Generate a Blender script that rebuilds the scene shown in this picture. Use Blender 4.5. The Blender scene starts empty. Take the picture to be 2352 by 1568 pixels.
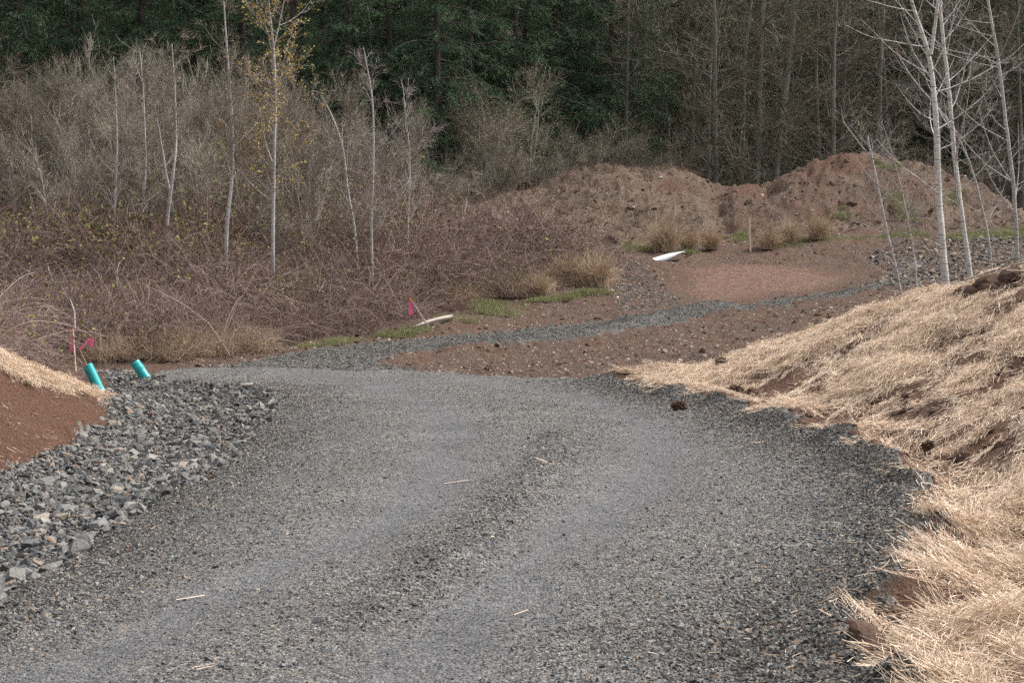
import bpy, math
import numpy as np
from mathutils import Vector, Euler

# ------------------------------------------------------------------ camera, sky, sun, exposure
sc = bpy.context.scene
COL = sc.collection
CAM_H, F, CU, CV, VH = 2.6, 3905.0, 1176.0, 784.0, 618.0      # picture measured on a 2352 x 1568 grid
PITCH = math.atan((CV - VH) / F)
cd = bpy.data.cameras.new('camera'); cam = bpy.data.objects.new('camera', cd); COL.objects.link(cam)
cam.location = (0, 0, CAM_H); cam.rotation_euler = (math.pi / 2 - PITCH, 0, 0)
cd.sensor_width = 36.0; cd.lens = F / 2352.0 * 36.0; cd.clip_start = 0.1; cd.clip_end = 3000
sc.camera = cam

SUN_EL, SUN_AZ = math.radians(52), math.radians(70)       # azimuth measured from +Y towards +X
w = bpy.data.worlds.new('World'); sc.world = w; w.use_nodes = True
nt = w.node_tree; nt.nodes.clear()
o_ = nt.nodes.new('ShaderNodeOutputWorld'); bg = nt.nodes.new('ShaderNodeBackground')
sky = nt.nodes.new('ShaderNodeTexSky'); sky.sky_type = 'NISHITA'; sky.sun_disc = False
sky.sun_elevation = SUN_EL; sky.sun_rotation = SUN_AZ; sky.dust_density = 4.0; sky.air_density = 1.0
hs = nt.nodes.new('ShaderNodeHueSaturation'); hs.inputs['Saturation'].default_value = 0.27
nt.links.new(sky.outputs[0], hs.inputs['Color']); nt.links.new(hs.outputs[0], bg.inputs[0])
bg.inputs[1].default_value = 0.11
nt.links.new(bg.outputs[0], o_.inputs[0])
sd = bpy.data.lights.new('sun', 'SUN'); sd.energy = 1.5; sd.angle = math.radians(14); sd.color = (1.0, 0.96, 0.9)
so = bpy.data.objects.new('sun', sd); COL.objects.link(so)
sdir = Vector((math.sin(SUN_AZ) * math.cos(SUN_EL), math.cos(SUN_AZ) * math.cos(SUN_EL), math.sin(SUN_EL)))
so.rotation_euler = sdir.to_track_quat('Z', 'Y').to_euler(); so.location = (30, 20, 60)
vs = sc.view_settings; vs.view_transform = 'Standard'; vs.look = 'None'; vs.gamma = 1.0; vs.exposure = 1.42
vs.use_curve_mapping = False
sc.cycles.max_bounces = 3; sc.cycles.adaptive_threshold = 0.02; sc.cycles.diffuse_bounces = 2; sc.cycles.glossy_bounces = 1; sc.cycles.transmission_bounces = 2
sc.cycles.use_denoising = False

rng = np.random.default_rng(7)

# ------------------------------------------------------------------ pixel helpers (2352 grid -> world)
cp, sp = math.cos(PITCH), math.sin(PITCH)
def ray(u, v):
    a = (np.asarray(u, float) - CU) / F; b = (CV - np.asarray(v, float)) / F
    return a, cp + b * sp, -sp + b * cp
def at(u, v, Y):
    a, dy, dz = ray(u, v); t = Y / dy
    return np.stack(np.broadcast_arrays(a * t, Y, CAM_H + dz * t), -1)
def zat(u, v, z):
    a, dy, dz = ray(u, v); t = (z - CAM_H) / dz
    return (float(a * t), float(dy * t), z)
def proj(P):
    P = np.asarray(P, float); x = P[..., 0]; y = P[..., 1]; z = P[..., 2] - CAM_H
    d = y * cp - z * sp; h = y * sp + z * cp
    return CU + F * x / d, CV - F * h / d

# ------------------------------------------------------------------ noise
def _hash(ix, iy, seed):
    h = (ix.astype(np.int64) * 374761393 + iy.astype(np.int64) * 668265263 + seed * 1442695041) & 0xffffffff
    h = ((h ^ (h >> 13)) * 1274126177) & 0xffffffff
    return ((h ^ (h >> 16)) & 0xffff) / 65535.0
def vnoise(x, y, seed=0):
    x = np.asarray(x, float); y = np.asarray(y, float)
    ix = np.floor(x); iy = np.floor(y); fx = x - ix; fy = y - iy
    fx = fx * fx * fx * (fx * (fx * 6 - 15) + 10); fy = fy * fy * fy * (fy * (fy * 6 - 15) + 10)
    a = _hash(ix, iy, seed); b = _hash(ix + 1, iy, seed); c = _hash(ix, iy + 1, seed); d = _hash(ix + 1, iy + 1, seed)
    return (a * (1 - fx) + b * fx) * (1 - fy) + (c * (1 - fx) + d * fx) * fy
def fbm(x, y, octv=4, seed=0, gain=0.5):
    s = 0; a = 1; n = 0
    for k in range(octv):
        s = s + a * (vnoise(x * 2 ** k + 17.3 * k, y * 2 ** k - 9.1 * k, seed + k) - 0.5); n += a; a *= gain
    return s / n * 2
def sstep(a, b, x):
    t = np.clip((x - a) / (b - a), 0, 1); return t * t * (3 - 2 * t)

# ------------------------------------------------------------------ terrain heights
CTRL = []
def C(u, v, Y): CTRL.append(tuple(at(u, v, Y)))
def Z(u, v, z): CTRL.append(zat(u, v, z))
def W(x, y, z): CTRL.append((x, y, z))
for Y, xs in ((4, (-3, 0, 2.5)), (7.5, (-3, 0, 2.3)), (10.7, (-3.0, 0, 2.2)), (14, (-2.9, 0.3, 2.9)), (17.4, (-2.8, 0.3, 3.7)), (21, (-2.9, 0.5, 4.2)),
              (26, (-3.1, 0.5, 4.1)), (31, (-3.9, 0, 3.6)), (36, (-5, -1, 2.3)), (41, (-8.3, -4, 0)), (46, (-7, -3, 1))):
    for x in xs: W(x, Y, 0)
for a in ((100, 1250, -.55), (300, 1130, -.6), (500, 1000, -.45), (430, 935, -.38), (300, 905, -.38), (-150, 1400, -.55), (230, 900, -.35),
          (0, 1085, -.35), (110, 1030, -.35), (245, 955, -.3), (150, 850, -.1), (0, 1390, -.25), (190, 1270, -.3), (420, 1120, -.35), (570, 985, -.28), (630, 925, -.15)): Z(*a)
for a in ((-5.6, 8, -.5), (-5.5, 4, -.5), (-7.5, 17, -.35), (-10, 17, .5), (-7.5, 9, -.2), (-10, 7, .5), (-11, 37, .3), (-9.6, 38.5, -.2), (-13, 38, .6), (-12, 44, -.05),
          (-14, 30, 1.6), (-16, 40, .9)): W(*a)
for a in ((0, 815, 31), (140, 872, 34.5), (-200, 760, 29), (0, 950, 27.5), (-250, 1000, 24), (-400, 900, 26), (60, 845, 33), (120, 950, 30.5)): C(*a)
for a in ((350, 858, 42), (0, 800, 47), (200, 810, 47), (500, 822, 48), (650, 795, 50), (800, 775, 51.5), (950, 748, 53.5), (1100, 725, 55.5), (1230, 705, 57), (1390, 672, 59)): C(*a)
for a in ((-17, 54, 1.3), (-12, 54, 1.15), (-7, 56, 1.15), (-3, 58, 1.5), (-18, 61, 2.6), (-12, 61, 2.4), (-6, 63, 2.4), (0, 64, 2.4), (3.2, 67, 2.9), (-20, 70, 4.0), (-10, 70, 3.7), (-5, 71, 3.5), (-1.5, 73, 3.4),
          (-27, 85, 5.0), (-10, 85, 4.8), (-5, 85, 4.6), (-35, 105, 4), (-10, 105, 4.2), (10, 106, 4.6), (35, 105, 5), (-50, 150, 8), (0, 150, 8), (50, 150, 8), (-25, 60, 1.8), (-20, 48, .8), (30, 70, 4), (28, 85, 5)): W(*a)
for a in ((1200, 845, 46), (1000, 832, 47.5), (1450, 860, 41.5), (1600, 835, 44), (1330, 800, 50.5), (1600, 785, 50), (1900, 760, 50), (2050, 700, 52), (1050, 795, 51), (1250, 758, 54), (1450, 735, 56),
          (1620, 714, 58), (1850, 685, 59.5), (2050, 655, 61), (2200, 640, 61), (1560, 665, 62), (1700, 640, 64.5), (1900, 625, 66), (2050, 600, 67), (1500, 620, 66), (1450, 590, 69.5), (1600, 590, 70),
          (1722, 572, 72), (1900, 550, 73), (2100, 545, 72), (2300, 560, 69), (2200, 600, 66)): C(*a)
for a in ((1450, 545, 75), (1700, 535, 76), (1950, 520, 76.5), (2200, 525, 75), (1250, 540, 74), (1100, 535, 73), (1350, 378, 86), (1480, 386, 86.5), (1595, 390, 86), (1650, 424, 85.5), (1705, 420, 85.5),
          (1770, 412, 86), (1850, 378, 87), (1940, 352, 88), (2060, 368, 88), (2160, 387, 88), (2260, 428, 87.5), (2352, 488, 86), (2450, 520, 86), (1350, 455, 80.5), (1600, 460, 80.5), (1850, 450, 81),
          (2100, 460, 81), (1200, 480, 79), (1260, 425, 84), (1150, 450, 82), (1060, 495, 79), (1000, 515, 77.5)): C(*a)
for a in ((4, 94, 4.6), (10, 96, 4.6), (18, 98, 4.6), (26, 96, 4.6), (-1, 90, 4.0), (12, 92, 5.2)): W(*a)
for a in ((1500, 890, 37), (1700, 930, 32.5), (1900, 1005, 26.2), (2080, 1110, 20.6), (2150, 1250, 16), (2010, 1440, 12.4), (2300, 1450, 12.2), (1640, 852, 38), (1800, 802, 38), (1900, 762, 37.5), (2000, 722, 37),
          (2180, 680, 35), (2352, 628, 33), (2000, 900, 30), (2200, 900, 27), (2352, 800, 28), (2352, 1000, 21), (2200, 1050, 21.3), (1800, 880, 33.5), (2150, 780, 31.5), (2352, 1250, 16.3)): C(*a)
for a in ((6, 45, .35), (9, 45, .75), (10.5, 41, 1.5), (13.5, 41, 2.0), (14, 47, 1.6), (17, 55, 2.2), (14, 30, 2.9), (12, 22, 1.6), (9, 15, .6), (12, 15, 1.2), (7, 8, .2), (12, 6, .8), (7.5, 41.5, .8)): W(*a)
CP = np.array(CTRL); CC = 1.3
def _phi(A, B): return np.sqrt((A[:, None, 0] - B[None, :, 0]) ** 2 + (A[:, None, 1] - B[None, :, 1]) ** 2 + CC * CC)
_n = len(CP); _M = np.zeros((_n + 3, _n + 3)); _M[:_n, :_n] = _phi(CP, CP) - np.eye(_n) * 0.15
_Q = np.column_stack([np.ones(_n), CP[:, 0], CP[:, 1]]); _M[:_n, _n:] = _Q; _M[_n:, :_n] = _Q.T
_wt = np.linalg.solve(_M, np.concatenate([CP[:, 2], np.zeros(3)]))
def Hbase(x, y):
    x = np.asarray(x, float); y = np.asarray(y, float); shp = x.shape
    yc = np.clip(y, 3, 165).ravel(); xc = np.clip(x.ravel(), -0.5 * yc - 6, 0.5 * yc + 6)
    out = np.empty(len(xc))
    for i in range(0, len(xc), 20000):
        q = np.column_stack([xc[i:i + 20000], yc[i:i + 20000]])
        out[i:i + 20000] = _phi(q, CP) @ _wt[:_n] + _wt[_n] + q @ _wt[_n + 1:]
    return out.reshape(shp)
def hit(u, v, H=None):
    H = H or Hbase
    Y = 6.0 * (170 / 6.0) ** (np.arange(900) / 899.0)
    P = at(np.full(900, u), np.full(900, v), Y); g = H(P[:, 0], P[:, 1])
    k = np.argmax(P[:, 2] < g)
    if P[k, 2] >= g[k]: k = 899
    return P[k]
def poly(pts): return np.array([hit(u, v)[:2] for u, v in pts])
def inside(px, py, pg):
    r = np.zeros(px.shape, bool); n = len(pg)
    for i in range(n):
        x1, y1 = pg[i]; x2, y2 = pg[(i + 1) % n]
        if y1 == y2: continue
        c = ((y1 > py) != (y2 > py)) & (px < (x2 - x1) * (py - y1) / (y2 - y1) + x1)
        r ^= c
    return r
def dist_line(px, py, pl):
    d = np.full(px.shape, 1e9)
    for (x1, y1), (x2, y2) in zip(pl[:-1], pl[1:]):
        L2 = (x2 - x1) ** 2 + (y2 - y1) ** 2 + 1e-9
        t = np.clip(((px - x1) * (x2 - x1) + (py - y1) * (y2 - y1)) / L2, 0, 1)
        d = np.minimum(d, np.hypot(px - x1 - t * (x2 - x1), py - y1 - t * (y2 - y1)))
    return d

# regions, outlined where they lie on the ground
R_EDGE = [(1400, 872), (1500, 896), (1560, 915), (1640, 925), (1700, 938), (1780, 968), (1880, 1002), (1960, 1030), (2060, 1066), (2110, 1140), (2150, 1210), (2165, 1270), (2140, 1340), (2060, 1400), (1980, 1450), (1930, 1490), (2010, 1540), (2110, 1600)]
L_EDGE = [(-60, 1450), (0, 1408), (130, 1330), (240, 1245), (330, 1195), (450, 1120), (590, 1015), (640, 950), (655, 915)]
road_poly = np.concatenate([poly([(350, 860), (460, 845), (560, 832), (700, 808), (860, 786), (1050, 770), (1250, 753), (1450, 734), (1600, 713), (1850, 682), (2060, 653), (2060, 664), (1850, 697), (1620, 733), (1450, 760), (1300, 785), (1100, 803), (960, 815), (880, 835), (960, 852), (1200, 864)] + R_EDGE),
                            np.array([(3.0, 3.0), (-4.2, 3.0)]), poly(L_EDGE + [(560, 897), (450, 884), (390, 870)])])
swale_poly = np.concatenate([np.array([(-8.0, 3.0), (-4.2, 3.0)]), poly(L_EDGE + [(560, 897), (450, 884), (390, 870), (350, 860), (300, 850), (180, 850)]), np.array([(-10.4, 43.5), (-9.8, 40.0)]), poly([(248, 952), (242, 975), (180, 1000), (110, 1032), (60, 1065), (0, 1083)]), np.array([(-8.2, 19.0)])])
straw_poly = np.concatenate([poly(R_EDGE), np.array([(3.0, 3.0), (16, 3.0), (20, 33), (14.5, 36.5), (10.5, 38.3), (8, 39.6), (5.6, 40.5), (3.4, 40.2), (2.4, 39.5)])])
mound_poly = np.array([(-5, 77), (-2, 75.5), (2, 75), (7, 75.5), (12, 76), (20, 75.5), (28, 76), (30, 92), (18, 96), (8, 94), (0, 91), (-4, 84)])
patch_poly = poly([(1405, 610), (1480, 598), (1500, 625), (1520, 655), (1560, 690), (1560, 708), (1430, 722), (1405, 690), (1415, 650)])
rock_poly = np.array(list(poly([(1990, 592), (2050, 560), (2160, 548), (2300, 548), (2420, 545)])) + [(19, 55), (14.5, 53)] + list(poly([(2060, 662), (1985, 655), (2060, 630)])))
grass_polys = [poly(p) for p in ([(640, 800), (780, 782), (860, 766), (950, 750), (1010, 742), (985, 763), (890, 778), (760, 796)], [(1000, 735), (1060, 712), (1120, 690), (1200, 695), (1210, 722), (1100, 735), (1050, 742)],
               [(640, 790), (720, 782), (730, 795), (660, 802)], [(1180, 700), (1280, 682), (1400, 665), (1400, 676), (1290, 692)], [(1420, 560), (1490, 545), (1500, 585), (1440, 582)], [(1560, 585), (1600, 575), (1600, 585)],
               [(1680, 540), (1720, 535), (1720, 556), (1690, 558)], [(1740, 560), (1900, 545), (2100, 535), (2160, 545), (1960, 553), (1780, 570)], [(2140, 540), (2350, 520), (2350, 550), (2160, 552)], [(1900, 478), (1945, 475), (1950, 492), (1910, 496)],
               [(2000, 365), (2080, 380), (2060, 400), (2010, 380)], [(2140, 430), (2220, 440), (2210, 470), (2150, 460)], [(1090, 470), (1170, 445), (1160, 458), (1100, 472)], [(2020, 420), (2080, 450), (2120, 520), (2060, 500)])]
orange_poly = poly([(1530, 665), (1560, 615), (1640, 600), (1900, 612), (1990, 640), (1900, 668), (1700, 695), (1580, 700)])
rut_lines = [poly([(60, 1600), (330, 1440), (560, 1330), (740, 1260), (900, 1190), (1000, 1090), (1040, 990), (1000, 930), (850, 880), (650, 850)]),
             poly([(850, 1600), (1100, 1400), (1260, 1260), (1430, 1140), (1530, 1040), (1480, 960), (1350, 915), (1150, 885), (900, 860), (700, 838)])]
windrow = poly([(850, 1420), (1000, 1310), (1100, 1225), (1190, 1150), (1270, 1060), (1290, 1000)])
right_edge = poly(R_EDGE); left_edge = poly(L_EDGE + [(560, 897), (450, 884)])
track_low = poly([(890, 832), (960, 812), (1100, 800), (1300, 776), (1450, 752), (1620, 726), (1850, 692), (2050, 661)])
notch = np.array([at(1648, 424, 86.5)[:2], at(1645, 470, 81)[:2], at(1655, 530, 76.5)[:2]])
notch2 = np.array([at(1768, 408, 87)[:2], at(1750, 470, 82)[:2]])
track_bump = poly([(1480, 735), (1560, 722), (1640, 716)])

def masks(x, y):
    jx = x + 0.30 * fbm(x * 1.3, y * 1.3, 3, 11) + 0.1 * fbm(x * 6, y * 6, 2, 12); jy = y + 0.5 * fbm(x * 1.3, y * 1.3, 3, 13) + 0.1 * fbm(x * 6, y * 6, 2, 14)
    m = {}
    m['road'] = inside(jx, jy, road_poly)
    m['swale'] = inside(jx, jy, swale_poly) & ~m['road']
    m['straw'] = inside(jx, jy, straw_poly) & ~m['road']
    m['mound'] = inside(jx, jy, mound_poly)
    return m
def rut(x, y):
    d = np.minimum(dist_line(x, y, rut_lines[0]), dist_line(x, y, rut_lines[1])) + 0.25 * fbm(x * 1.2, y * 0.6, 3, 31)
    return np.exp(-(d / 0.55) ** 2)
STK = np.array([-0.62, -0.78])          # direction in which the straw and the furrows run down the bank
def streak(x, y):
    s = x * STK[0] + y * STK[1]; t = x * STK[1] - y * STK[0]
    return 0.62 * fbm(s * 0.28, t * 1.5, 4, 51) + 0.38 * fbm(s * 0.9, t * 1.1, 3, 57)
def H(x, y):
    x = np.asarray(x, float); y = np.asarray(y, float)
    z = Hbase(x, y); m = masks(x, y)
    soil = ~(m['road'] | m['swale'] | m['straw'])
    rough = 0.085 * fbm(x * 2.2, y * 2.2, 4, 21, .65) + 0.05 * fbm(x * 6, y * 6, 2, 22)
    dr = rut(x, y)
    roadz = 0.035 * fbm(x * 1.1, y * .8, 4, 23) + 0.012 * fbm(x * 9, y * 9, 2, 24) - 0.05 * dr
    for line, amp, wd, sd in ((right_edge, .20, .5, 41), (left_edge, .12, .40, 43), (windrow, .09, .28, 45), (track_low, .17, .7, 47), (track_bump, .22, .9, 49)):
        d = dist_line(x, y, line); z = z + amp * (0.75 + 0.9 * fbm(x * 1.2, y * 1.2, 3, sd)) * np.exp(-(d / wd) ** 2)
    z = z + .07 * fbm(x * 2.4, y * 2.0, 3, 42) * np.exp(-(dist_line(x, y, right_edge) / 1.2) ** 2) + .05 * fbm(x * 2.4, y * 2.0, 3, 44) * np.exp(-(dist_line(x, y, left_edge) / 1.0) ** 2)
    tq = (z + .5 * fbm(x * .35, y * .35, 3, 33)) / .9; terr = .9 * .55 * (sstep(.35, 1, tq - np.floor(tq)) - (tq - np.floor(tq)))
    z = z - np.where(m['mound'], .5 * np.exp(-(dist_line(x, y, notch) / .55) ** 2) + .45 * np.exp(-(dist_line(x, y, notch2) / .6) ** 2) + .22 * np.abs(fbm(x * 1.1, y * .22, 4, 39, .6)), 0)
    fade = sstep(0, .8, dist_line(x, y, right_edge))
    z = z + np.where(m['road'], roadz, 0)
    z = z + np.where(m['swale'], 0.05 * fbm(x * 2, y * 2, 3, 25) - 0.03, 0)
    st = streak(x, y)
    z = z + np.where(m['straw'], (0.30 * st + 0.09 * fbm(x * 3, y * 3, 3, 26)) * fade, 0)
    z = z + np.where(soil, rough * (1 + 1.3 * np.where(m['mound'], 1, 0)) - np.where((x < -5) & (y < 42), .10 * np.abs(fbm(x * .9 + y * .5, y * .9 - x * .4, 3, 37)), 0) + np.where(m['mound'], terr + 0.22 * fbm(x * .5, y * .5, 4, 27, .7) - 0.25 * np.abs(fbm(x * .8 + 3, y * .5, 4, 29, .65)) + .1, 0.06 * fbm(x * .7, y * .7, 3, 28)), 0)
    dre = dist_line(x, y, right_edge)
    z = z - np.where(m['straw'], .28 * np.exp(-((dre - .85) / .7) ** 2) * sstep(30, 22, y) * (.25 + .75 * sstep(12, 16, y)), 0)
    smooth = inside(x, y, orange_poly)
    z = z - np.where(smooth & soil, rough * .8, 0)
    return z

# ------------------------------------------------------------------ mesh helpers
def mesh(name, V, Fs, mats=(), smooth=False, attrs=None, midx=None):
    me = bpy.data.meshes.new(name); V = np.asarray(V, np.float32)
    if isinstance(Fs, np.ndarray): Fs = [Fs]
    Fs = [np.asarray(f, np.int32) for f in Fs if len(f)]
    me.vertices.add(len(V)); me.vertices.foreach_set('co', V.ravel())
    li = np.concatenate([f.ravel() for f in Fs]); tot = np.concatenate([np.full(len(f), f.shape[1], np.int32) for f in Fs])
    st = np.concatenate([[0], np.cumsum(tot)[:-1]]).astype(np.int32)
    me.loops.add(len(li)); me.loops.foreach_set('vertex_index', li)
    me.polygons.add(len(tot)); me.polygons.foreach_set('loop_start', st); me.polygons.foreach_set('loop_total', tot)
    if midx is not None: me.polygons.foreach_set('material_index', np.asarray(midx, np.int32))
    me.polygons.foreach_set('use_smooth', np.full(len(tot), bool(smooth)))
    for k, a in (attrs or {}).items():
        a = np.asarray(a, np.float32)
        if a.ndim == 1:
            at_ = me.attributes.new(k, 'FLOAT', 'POINT'); at_.data.foreach_set('value', a)
        else:
            at_ = me.attributes.new(k, 'FLOAT_VECTOR', 'POINT'); at_.data.foreach_set('vector', a.ravel())
    for m in mats: me.materials.append(m)
    me.update(calc_edges=True); me.validate(clean_customdata=False)
    return me
def obj(name, me, parent=None, loc=None, kind=None, label=None, cat=None, group=None):
    o = bpy.data.objects.new(name, me); COL.objects.link(o)
    if parent is not None: o.parent = parent
    if loc is not None: o.location = loc
    if kind: o['kind'] = kind
    if label: o['label'] = label
    if cat: o['category'] = cat
    if group: o['group'] = group
    return o
def empty(name, loc, label, cat, group=None):
    return obj(name, None, loc=loc, label=label, cat=cat, group=group)
def nrm(a): return a / (np.linalg.norm(a, axis=-1, keepdims=True) + 1e-9)
def tubes(P, R, S=3):
    """tubes round polylines P (B,N,3) with radii R (B,N): vertices, quads"""
    B, N, _ = P.shape
    T = nrm(np.gradient(P, axis=1)) if N > 1 else P
    mt = nrm(P[:, -1] - P[:, 0]); ref = np.where((np.abs(mt[:, 2]) > 0.75)[:, None], np.array([1., 0, 0]), np.array([0, 0, 1.]))[:, None, :]
    U = nrm(np.cross(T, ref)); Wv = np.cross(T, U)
    a = np.arange(S) * 2 * math.pi / S
    V = P[:, :, None, :] + R[:, :, None, None] * (np.cos(a)[None, None, :, None] * U[:, :, None, :] + np.sin(a)[None, None, :, None] * Wv[:, :, None, :])
    i = (np.arange(B)[:, None, None] * N + np.arange(N - 1)[None, :, None]) * S + np.arange(S)[None, None, :]
    j = (np.arange(B)[:, None, None] * N + np.arange(N - 1)[None, :, None]) * S + (np.arange(S)[None, None, :] + 1) % S
    return V.reshape(-1, 3), np.stack([i, j, j + S, i + S], -1).reshape(-1, 4)
class MB:
    def __init__(s): s.V = []; s.F4 = []; s.F3 = []; s.n = 0; s.t = []; s.m4 = []; s.m3 = []
    def add(s, V, Fq, tint=None, mi=0):
        V = np.asarray(V, float); Fq = np.asarray(Fq)
        if len(V) == 0: return
        s.V.append(V)
        (s.F4 if Fq.shape[1] == 4 else s.F3).append(Fq + s.n); (s.m4 if Fq.shape[1] == 4 else s.m3).append(np.full(len(Fq), mi))
        s.t.append(np.full(len(V), 0.5) if tint is None else np.broadcast_to(tint, (len(V),))); s.n += len(V)
    def tube(s, P, R, S=3, tint=None, mi=0):
        V, Fq = tubes(P, R, S)
        if tint is None: tint = rng.random(len(P))
        s.add(V, Fq, np.repeat(tint, P.shape[1] * S), mi)
    def mesh(s, name, mats, smooth=False):
        Fs = ([np.concatenate(s.F4)] if s.F4 else []) + ([np.concatenate(s.F3)] if s.F3 else [])
        mi = np.concatenate(s.m4 + s.m3)
        return mesh(name, np.concatenate(s.V), Fs, mats, smooth, {'tint': np.concatenate(s.t)}, mi)
def box(c, sx, sy, sz):
    V = np.array([(x, y, z) for z in (0, 1) for y in (-.5, .5) for x in (-.5, .5)]) * (sx, sy, sz) + c
    return V, np.array([(0, 2, 3, 1), (4, 5, 7, 6), (0, 1, 5, 4), (2, 6, 7, 3), (0, 4, 6, 2), (1, 3, 7, 5)])
def cards(P, D, L, Wd, rg, bend=0.25):
    """pointed leaf quads: base P, direction D, length L, width Wd"""
    D = nrm(D); side = nrm(np.cross(D, nrm(rg.normal(size=D.shape)))); nn = np.cross(D, side)
    L = np.asarray(L)[:, None]; Wd = np.asarray(Wd)[:, None]
    a = P; m1 = P + D * L * .45 + side * Wd * .5; m2 = P + D * L * .45 - side * Wd * .5; t = P + D * L + nn * L * bend * .4
    V = np.stack([a, m1, t, m2], 1).reshape(-1, 3)
    return V, np.arange(len(P) * 4).reshape(-1, 4)

# ------------------------------------------------------------------ materials
def mat(name, rough=0.9, spec=0.2):
    m = bpy.data.materials.new(name); m.use_nodes = True; n = m.node_tree
    b = n.nodes['Principled BSDF']; b.inputs['Roughness'].default_value = rough; b.inputs['Specular IOR Level'].default_value = spec
    return m, n, b
def ramp(n, stops, fac=None, interp='LINEAR'):
    r = n.nodes.new('ShaderNodeValToRGB'); r.color_ramp.interpolation = interp
    e = r.color_ramp.elements
    while len(e) < len(stops): e.new(0.5)
    for k, (p, c) in enumerate(stops): e[k].position = p; e[k].color = (*c, 1)
    if fac is not None: n.links.new(fac, r.inputs[0])
    return r.outputs[0]
def noise(n, scale, detail=4, rough=.6, vec=None, out='Fac', typ='N'):
    t = n.nodes.new('ShaderNodeTexNoise' if typ == 'N' else 'ShaderNodeTexVoronoi')
    t.inputs['Scale'].default_value = scale
    if typ == 'N': t.inputs['Detail'].default_value = detail; t.inputs['Roughness'].default_value = rough
    if vec is not None: n.links.new(vec, t.inputs['Vector'])
    return t.outputs[out]
def attr(n, name, out='Fac', typ='GEOMETRY'):
    a = n.nodes.new('ShaderNodeAttribute'); a.attribute_name = name; a.attribute_type = typ; return a.outputs[out]
def mix(n, f, a, b, typ='MIX'):
    x = n.nodes.new('ShaderNodeMix'); x.data_type = 'RGBA'; x.blend_type = typ
    for i, v in ((0, f), (6, a), (7, b)):
        if isinstance(v, (int, float)): x.inputs[i].default_value = v
        elif isinstance(v, tuple): x.inputs[i].default_value = (*v, 1)
        else: n.links.new(v, x.inputs[i])
    return x.outputs[2]
def math_(n, op, a, b=0.0):
    x = n.nodes.new('ShaderNodeMath'); x.operation = op
    for i, v in ((0, a), (1, b)):
        if isinstance(v, (int, float)): x.inputs[i].default_value = v
        else: n.links.new(v, x.inputs[i])
    return x.outputs[0]
def bump(n, b, h, dist=.02, strength=1.0):
    x = n.nodes.new('ShaderNodeBump'); x.inputs['Distance'].default_value = dist; x.inputs['Strength'].default_value = strength
    n.links.new(h, x.inputs['Height']); n.links.new(x.outputs[0], b.inputs['Normal'])
def pos(n): return n.nodes.new('ShaderNodeNewGeometry').outputs['Position']
def scaled(n, v, s):
    x = n.nodes.new('ShaderNodeVectorMath'); x.operation = 'MULTIPLY'; n.links.new(v, x.inputs[0]); x.inputs[1].default_value = s; return x.outputs[0]

def m_soil():
    m, n, b = mat('soil', .95, .1); p = pos(n)
    big = noise(n, .55, 5, .65, p); mid = noise(n, 3.5, 5, .65, p); fine = noise(n, 22, 4, .7, p)
    dark = ramp(n, [(.3, (.055, .037, .029)), (.5, (.115, .081, .063)), (.72, (.195, .148, .118))], fine)
    col = mix(n, ramp(n, [(.42, (0, 0, 0)), (.58, (1, 1, 1))], big), dark, mix(n, .5, dark, (.15, .083, .058)))
    orange = mix(n, ramp(n, [(.35, (0, 0, 0)), (.7, (1, 1, 1))], mid), (.155, .092, .067), (.235, .152, .118))
    col = mix(n, attr(n, 'orange'), col, orange)
    red = mix(n, ramp(n, [(.3, (0, 0, 0)), (.7, (1, 1, 1))], fine), (.085, .045, .031), (.19, .105, .073))
    col = mix(n, attr(n, 'red'), col, red)
    chaff = mix(n, ramp(n, [(.35, (0, 0, 0)), (.65, (1, 1, 1))], noise(n, 30, 4, .75, scaled(n, p, (1, .35, 1)))), (.17, .11, .072), (.52, .39, .27))
    col = mix(n, math_(n, 'MULTIPLY', attr(n, 'strawy'), .85), col, chaff)
    thatch = mix(n, ramp(n, [(.3, (0, 0, 0)), (.7, (1, 1, 1))], noise(n, 14, 4, .7, scaled(n, p, (.6, .6, 2.0)))), (.085, .062, .046), (.26, .2, .148))
    col = mix(n, math_(n, 'MULTIPLY', attr(n, 'thatch'), ramp(n, [(.35, (.2, .2, .2)), (.6, (1, 1, 1))], mid)), col, thatch)
    col = mix(n, math_(n, 'MULTIPLY', attr(n, 'grass'), ramp(n, [(.4, (0, 0, 0)), (.6, (1, 1, 1))], mid)), col, (.105, .11, .05))
    dz = n.nodes.new('ShaderNodeTexVoronoi'); dz.inputs['Scale'].default_value = 9; n.links.new(p, dz.inputs['Vector'])
    peb = ramp(n, [(.13, (1, 1, 1)), (.17, (0, 0, 0))], dz.outputs['Distance'])
    sel = n.nodes.new('ShaderNodeSeparateColor'); n.links.new(dz.outputs['Color'], sel.inputs[0])
    pm = math_(n, 'MULTIPLY', peb, math_(n, 'GREATER_THAN', sel.outputs[0], .62))
    col = mix(n, math_(n, 'MULTIPLY', pm, attr(n, 'stony')), col, mix(n, sel.outputs[1], (.33, .25, .19), (.24, .21, .18)))
    n.links.new(col, b.inputs['Base Color'])
    h = math_(n, 'ADD', math_(n, 'MULTIPLY', mid, 1.0), math_(n, 'MULTIPLY', fine, .5)); bump(n, b, h, .2, 1.0)
    return m
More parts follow.
